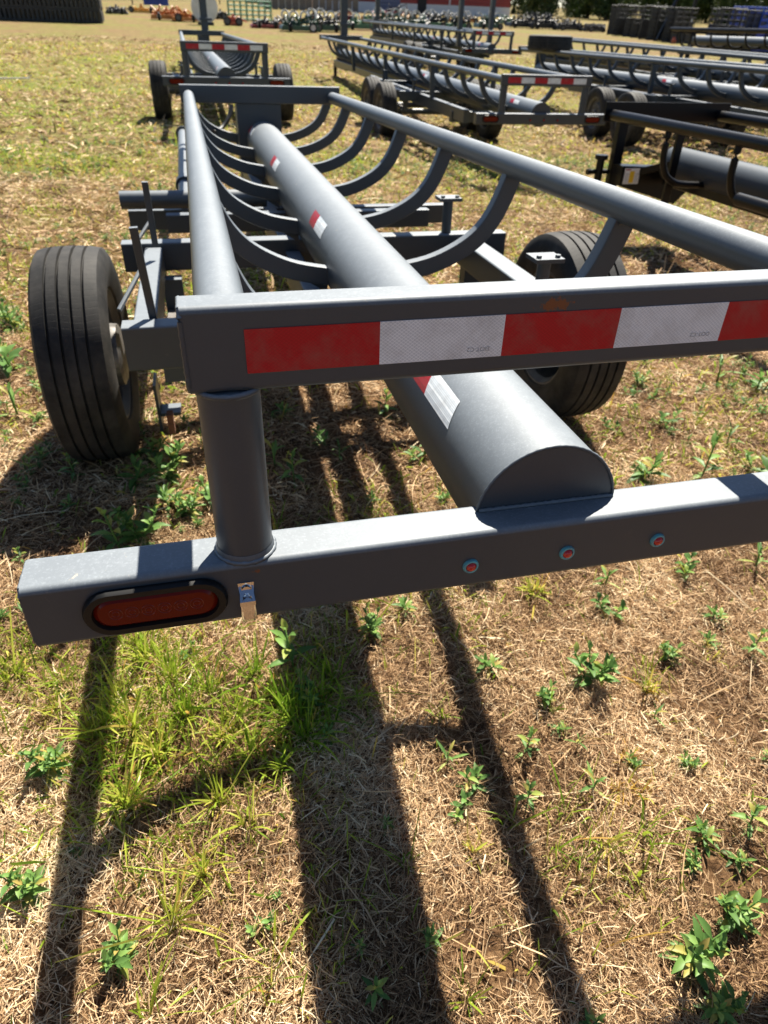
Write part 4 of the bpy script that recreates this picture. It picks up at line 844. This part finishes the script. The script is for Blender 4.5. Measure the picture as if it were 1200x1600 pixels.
for i, (px, py, wpx, hpx, c, l) in enumerate([(540, 34, 30, 16, 'maroon', 'maroon machine standing behind the gap between the masts'), (590, 33, 26, 16, 'redo', 'small red machine behind the second mast'), (632, 36, 24, 14, 'yellow', 'yellow machine in front of the dark barn doorway'),
    (668, 34, 26, 16, 'blue', 'small blue machine in front of the red barn'), (735, 36, 24, 14, 'orange', 'orange machine showing inside the steel arch'), (490, 33, 26, 16, 'orange', 'orange machine in front of the cream shed'), (790, 38, 24, 16, 'green', 'green machine at the right leg of the arch'), (345, 30, 22, 12, 'plast', 'black machine peeping out behind the white tank')]):
    cutter(px, py, wpx, hpx, c, l, arms=4, seed=70 + i)
# white round tank on a stand, light green rack, blue container
p = gP(322, 39); k = 1337 / p.y; r0 = 20 / k
t = thing('white_tank', p, 'white round tank standing on edge behind the far trailer mast', 'tank')
mb = MB(); mb.lathe([(-.22, 0), (-.22, r0 * .85), (-.17, r0), (.17, r0), (.22, r0 * .85), (.22, 0)], (0, 0, r0 + .06), 'y', 40); mb.build('tank_body', M['wtank'], t, 40)
mb = MB(); mb.box(-r0 * .6, r0 * .6, -.2, .2, 0, .12); mb.build('tank_stand', M['plast'], t, 0)
p = gP(392, 33); k = 1337 / p.y; w_ = 66 / k; h_ = 1.0
t = thing('green_rack', p, 'light green tubular rack right of the white tank', 'rack')
mb = MB()
for z in np.linspace(.08, h_, 5): mb.tube([(-w_ / 2, 0, z), (w_ / 2, 0, z)], .035, 8); mb.tube([(-w_ / 2, .8, z), (w_ / 2, .8, z)], .035, 8)
mb.build('rack_rail', M['lgreen'], t)
mb = MB()
for x in np.linspace(-w_ / 2, w_ / 2, 8): mb.tube([(x, 0, 0), (x, 0, h_)], .03, 8); mb.tube([(x, .8, 0), (x, .8, h_)], .03, 8); mb.tube([(x, 0, h_ * .6), (x, .8, h_ * .6)], .03, 8)
mb.build('rack_post', M['lgreen'], t)
p = gP(245, 14); k = 1337 / p.y; w_ = 36 / k
t = thing('blue_container', p, 'blue slatted container behind the orange machines', 'container')
mb = MB(); mb.box(-w_ / 2, w_ / 2, 0, 1.6, .25, 1.9); mb.build('container_body', M['blue'], t, 0)
mb = MB()
for z in np.linspace(.35, 1.8, 7): mb.box(-w_ / 2 - .03, w_ / 2 + .03, -.05, -.002, z - .04, z + .04)
mb.build('slat', M['blue'], t, 0)
p = gP(405, 8); t = thing('blue_grey_bale_bin', p, 'dark blue-grey bin behind the light green rack', 'bin'); k = 1337 / p.y
mb = MB(); mb.prism([(-1.9, .2), (-2.1, 1.3), (2.1, 1.3), (1.9, .2)], 0, 1.5); mb.build('bin_body', M['paint2'], t, 0)
mb = MB(); [mb.box(x - .06, x + .06, -.04, -.002, .2, 1.3) for x in np.linspace(-1.7, 1.7, 7)]; mb.build('bin_rib', M['paint2'], t, 0)

# far wire fence along the left
fa, fb = gP(140, 8), gP(600, 6)
fence = thing('pipe_fence', fa, 'thin pipe fence crossing the field behind the machines', 'fence')
d = fb - fa; 
for i in range(24):
    q = d * i / 23; mb = MB(); mb.tube([(q.x, q.y, -.05), (q.x, q.y, 1.5)], .06, 8); mb.build('fence_post', M['bark'], fence)
for z in (.35, .7, 1.05, 1.4): MB().tube([(0, 0, z), (d.x, d.y, z)], .02, 6).build('fence_rail', M['bark'], fence)

# buildings
def ribbed(name, c, per, ax=0):
    m = mat(name, c, .5, 0, .3); t, n, l, b = nodes(m); co = N(n, 'ShaderNodeTexCoord'); sx = N(n, 'ShaderNodeSeparateXYZ'); l.new(co.outputs['Object'], sx.inputs[0])
    ml = N(n, 'ShaderNodeMath', operation='MULTIPLY'); l.new(sx.outputs[ax], ml.inputs[0]); ml.inputs[1].default_value = 1 / per
    fr = N(n, 'ShaderNodeMath', operation='FRACT'); l.new(ml.outputs[0], fr.inputs[0]); r = ramp(n, [(.0, (1, 1, 1)), (.12, (0, 0, 0)), (.88, (0, 0, 0)), (1, (1, 1, 1))]); l.new(fr.outputs[0], r.inputs[0])
    bp = N(n, 'ShaderNodeBump', Strength=1, Distance=.05); l.new(r.outputs[0], bp.inputs['Height']); l.new(bp.outputs[0], b.inputs['Normal']); return m
M['redsiding'] = ribbed('red_siding', (.26, .035, .035), .35, 2); M['whitesiding'] = ribbed('white_siding', (.62, .64, .68), .3, 0); M['cream'] = ribbed('cream_siding', (.62, .52, .38), .4, 0); M['roof'] = ribbed('roof_steel', (.35, .36, .38), .3, 0)
M['dark'] = mat('dark_opening', (.012, .012, .014), .8); M['bluegrey'] = ribbed('bluegrey_siding', (.10, .12, .22), .35, 2)
def building(pL, pR, depth, h, wains, label, wallm, wainm, extra):
    d = pR - pL; L = math.hypot(d.x, d.y); rz = math.atan2(d.y, d.x)
    b = thing('building', pL, label, 'building', rz=rz)
    mb = MB(); mb.box(0, L, 0, depth, wains, h); mb.prism([(0, h), (depth, h), (depth / 2, h + depth * .22)], 0, L, 'x'); mb.build('wall', wallm, b, 0)
    mb = MB(); mb.box(-.03, L + .03, -.04, depth + .04, 0, wains + .001); mb.build('wainscot', wainm, b, 0)
    mb = MB()
    for s in (0, 1):
        y0, y1 = (-.5, depth / 2) if s == 0 else (depth + .5, depth / 2); z0 = h - .1; z1 = h + depth * .22 + .12
        mb.add([(-.4, y0, z0), (L + .4, y0, z0), (L + .4, y1, z1), (-.4, y1, z1), (-.4, y0, z0 + .08), (L + .4, y0, z0 + .08), (L + .4, y1, z1 + .08), (-.4, y1, z1 + .08)], [(0, 1, 2, 3), (7, 6, 5, 4), (0, 4, 5, 1), (1, 5, 6, 2), (2, 6, 7, 3), (3, 7, 4, 0)])
    mb.build('roof', M['roof'], b, 0)
    for kind_, x0, x1, z1, mm in extra:
        mb = MB(); mb.box(x0, x1, -.07, -.041, 0.01, z1); mb.build(kind_, mm, b, 0)
    return b
pL, pR = gP(592, 21), gP(795, 27); L = (pR - pL).length; f = L / 203
building(pL, pR, 12, 4.6, 1.05, 'red barn with white wainscot beyond the implements', M['redsiding'], M['whitesiding'], [('doorway', 53 * f, 66 * f, 3.6, M['dark']), ('trim', 100 * f, 102 * f, 4.5, M['whitesiding']), ('side_panel', 0, 28 * f, 3.8, M['bluegrey'])])
pL, pR = gP(476, 14), gP(532, 15); L = (pR - pL).length
building(pL, pR, 7, 3.2, .02, 'cream shed with a white door behind the green cutters', M['cream'], M['cream'], [('door', L * .32, L * .9, 2.5, M['whitesiding'])])
pL, pR = gP(415, 14), gP(468, 14); L = (pR - pL).length
wf = thing('board_fence', pL, 'grey weathered board fence left of the cream shed', 'fence')
for i in range(14): MB().box(L * i / 14, L * (i + .85) / 14, 0, .06, 0, 1.9 + .08 * (i % 3)).build('board', M['wood'], wf, 0)

# portable corral panels stacked upright
def panel_row(pts, m, label, group, hgt=1.75, wide=2.6, thick=.06):
    for i, (px, py, rz, lab) in enumerate(pts):
        p = gP(px, py); k = 1337 / p.y
        t = thing('corral_panel', p, lab, 'gate panel', group, rz)
        fr = MB(); z0 = .05
        fr.tube([(-wide / 2, 0, z0), (-wide / 2, 0, hgt), (wide / 2, 0, hgt), (wide / 2, 0, z0), (-wide / 2, 0, z0)], .045, 8); fr.build('frame', m, t)
        br = MB()
        for z in np.linspace(z0 + .22, hgt - .2, 6): br.rbar((-wide / 2, 0, z), (wide / 2, 0, z), .05, .09, .01)
        for x in (-wide / 6, wide / 6): br.rbar((x, -.03, z0), (x, -.03, hgt), .05, .06, .01, up=(0, 1, 0))
        br.build('bars', m, t)
        MB().box(-wide / 2 + .05, wide / 2 - .05, .02, .035, z0, hgt * random.choice((.5, .62, .95))).build('sheet', m, t, 0)
pp = []
for i in range(9): pp.append((962 + i * 12.5, 54 + i * 1.7, .15 + random.uniform(-.04, .04), ['first', 'second', 'third', 'fourth', 'fifth', 'sixth', 'seventh', 'eighth', 'ninth'][i] + ' dark steel corral panel from the left in the packed row'))
panel_row(pp, M['gate'], '', 'dark corral panels packed upright', 1.62, 1.5)
pp = []
for i in range(7): pp.append((1112 + i * 9, 74 + i * 1.6, .35 + random.uniform(-.05, .05), ['first', 'second', 'third', 'fourth', 'fifth', 'sixth', 'seventh', 'eighth', 'ninth'][i] + ' dark gate panel counting right from the black gooseneck'))
panel_row(pp, M['gate'], '', 'dark gate panels beside the blue ones', 1.62, 1.6)
pp = []
for i in range(9): pp.append((1150 + i * 11, 76 + i * 2.2, .25 + random.uniform(-.05, .05), ['first', 'second', 'third', 'fourth', 'fifth', 'sixth', 'seventh', 'eighth', 'ninth'][i] + ' bright blue gate panel from the left of the blue row'))
panel_row(pp, M['blue'], '', 'blue gate panels at the right edge', 1.75, 1.9)
for i, (px, py) in enumerate(((975, 57), (1018, 62), (1135, 80))):
    p = gP(px, py); t = thing('sheeted_panel', p + Vector((0, .25, 0)), ['dark sheeted gate at the left end of the packed panels', 'dark sheeted gate in the middle of the packed panels', 'dark sheeted gate next to the blue gates'][i], 'gate panel', rz=.1)
    mb = MB(); mb.box(-.75, .75, 0, .03, .05, .95); mb.build('sheet', M['gate'], t, 0)
    mb = MB(); mb.tube([(-.78, 0, .03), (-.78, 0, 1.66), (.78, 0, 1.66), (.78, 0, .03)], .045, 8); mb.build('frame', M['gate'], t)
# black gooseneck uprights among the panels
p = gP(1050, 66); t = thing('gooseneck_trailer', p, 'black gooseneck trailer front with reflective strips among the panels', 'trailer')
mb = MB(); mb.rbar((-.95, .1, .1), (-.05, .1, 2.6), .14, .16, .01, up=(0, 1, 0)); mb.rbar((.95, .1, .0), (.95, .1, 2.6), .16, .18, .01, up=(0, 1, 0)); mb.rbar((-.9, .1, 2.2), (1.2, .1, 2.2), .12, .2, .01); mb.build('neck', bl, t)
mb = MB(); mb.box(.90, 1.0, -.012, -.002, .6, .8, 1); mb.box(.90, 1.0, -.012, -.002, .8, 1.0, 0); mb.box(.90, 1.0, -.012, -.002, 1.0, 1.15, 1); mb.build('reflective_tape', [M['tapered'], M['tapewhite']], t, 0)
mb = MB(); mb.rbar((.35, .6, .1), (.35, .6, 1.6), .5, .5, .06, up=(0, 1, 0)); mb.build('tool_box', M['dgreen'], t)
mb = MB(); mb.rbar((.1, .0, 2.35), (.6, .0, 2.35), .2, .28, .04); mb.build('blue_winch', M['bblue'], t)
# red jug on the grass
p = gP(1052, 68); t = thing('red_jug', p, 'small red fuel jug on the grass before the dark panels', 'jug')
mb = MB(); mb.lathe([(0, 0), (0, .13), (.18, .13), (.24, .06), (.30, .04), (.30, 0)], (0, 0, 0), 'z', 14); mb.build('jug_body', M['redo'], t, 40)
mb = MB(); mb.tube(smooth_path([(-.04, 0, .27), (-.10, 0, .30), (-.13, 0, .2)], 3), .015, 6); mb.build('handle', M['redo'], t)

# metal rod lying in the grass on the left
p0, p1 = gW(0, 127), gW(48, 127); q = MB(); q.tube([p0 + Vector((-.3, 0, .04)), p1 + Vector((0, 0, .04))], .012, 8); o = q.build('steel_rod', M['rimwhite']); tag(o, 'thin pale rod lying in the grass at the left edge', 'rod')

# ------------------------------------------------------------------ trees
def leaf_tree(p, h, rad, seed, label, nleaf=5200):
    r = np.random.default_rng(seed); root = thing('tree', p, label, 'tree', 'trees along the far edge of the field')
    mb = MB(); mb.tube([(0, 0, -.1), (.1, 0, h * .3), (0, .1, h * .75)], .28, 10, scale=[1.2, .8, .3])
    for i in range(6):
        a = i * 1.1; mb.tube([(0, 0, h * (.2 + .08 * i)), (math.cos(a) * rad * .6, math.sin(a) * rad * .6, h * (.35 + .09 * i))], .09, 6, scale=[1, .4])
    mb.build('trunk', M['bark'], root)
    nb = 40; bc = np.stack([r.normal(0, rad * .45, nb), r.normal(0, rad * .45, nb), r.uniform(h * .06, h * .95, nb)], 1); br = r.uniform(.22, .42, nb) * rad * 1.2
    i = r.integers(0, nb, nleaf); v = r.normal(0, 1, (nleaf, 3)); v /= np.linalg.norm(v, axis=1, keepdims=True); c = bc[i] + v * (br[i] * r.uniform(.6, 1.05, nleaf))[:, None]
    a = r.normal(0, 1, (nleaf, 3)); a /= np.linalg.norm(a, axis=1, keepdims=True); b = np.cross(a, v + 1e-3); b /= (np.linalg.norm(b, axis=1, keepdims=True) + 1e-6); s = r.uniform(.14, .30, nleaf)[:, None]
    V = np.stack([c - a * s, c + b * s * .6, c + a * s, c - b * s * .6], 1).reshape(-1, 3).astype(np.float32)
    me = bpy.data.meshes.new('crown'); me.vertices.add(len(V)); me.vertices.foreach_set('co', V.reshape(-1)); nf = nleaf
    me.loops.add(nf * 4); me.loops.foreach_set('vertex_index', np.arange(nf * 4, dtype=np.int32)); me.polygons.add(nf); me.polygons.foreach_set('loop_start', np.arange(0, nf * 4, 4, dtype=np.int32)); me.update(calc_edges=True)
    at_ = me.attributes.new('rnd', 'FLOAT', 'POINT'); at_.data.foreach_set('value', np.repeat(r.uniform(0, 1, nf).astype(np.float32), 4)); me.materials.append(M['crown'])
    o = bpy.data.objects.new('crown', me); C.objects.link(o); o.parent = root
M['crown'] = blade_mat('tree_leaf', [(0, (.018, .04, .010)), (.6, (.05, .085, .02)), (1, (.10, .13, .035))], .2, .6)
tl = ['dark tree above the mown field, leftmost of the treeline', 'dark round tree next to the leftmost of the treeline', 'full dark tree over the black implements', 'dark tree between the implements and the panels', 'shady tree left of the packed panels', 'tree right behind the dark corral panels', 'tree above the middle of the corral panels',
      'tree above the black gooseneck', 'lighter tree above the grey-brown gates', 'tree above the left end of the blue gates', 'tree above the middle of the blue gates', 'last tree at the right edge above the blue gates']
for i, px in enumerate((850, 882, 912, 940, 968, 1000, 1032, 1062, 1095, 1130, 1165, 1198)):
    d = ray(px, 60); Y = 118 + 14 * ((i * 5) % 3); leaf_tree(Vector((d[0] * Y, Y, -.05)), random.uniform(8, 11), random.uniform(4.0, 4.8), 100 + i, tl[i], 9000)

p = gP(14, 26); p.y += 14; p.x -= 2; leaf_tree(p, 3.0, 3.2, 300, 'green thicket behind the black stack at the upper left corner', 3500)

for px, l, yy in ((797, 'dark tree just right of the steel arch', 150), (826, 'dark tree left of the main treeline above the mown strip', 158)):
    d = ray(px, 60); leaf_tree(Vector((d[0] * yy, yy, -.05)), 10, 5.0, int(px), l, 7000)
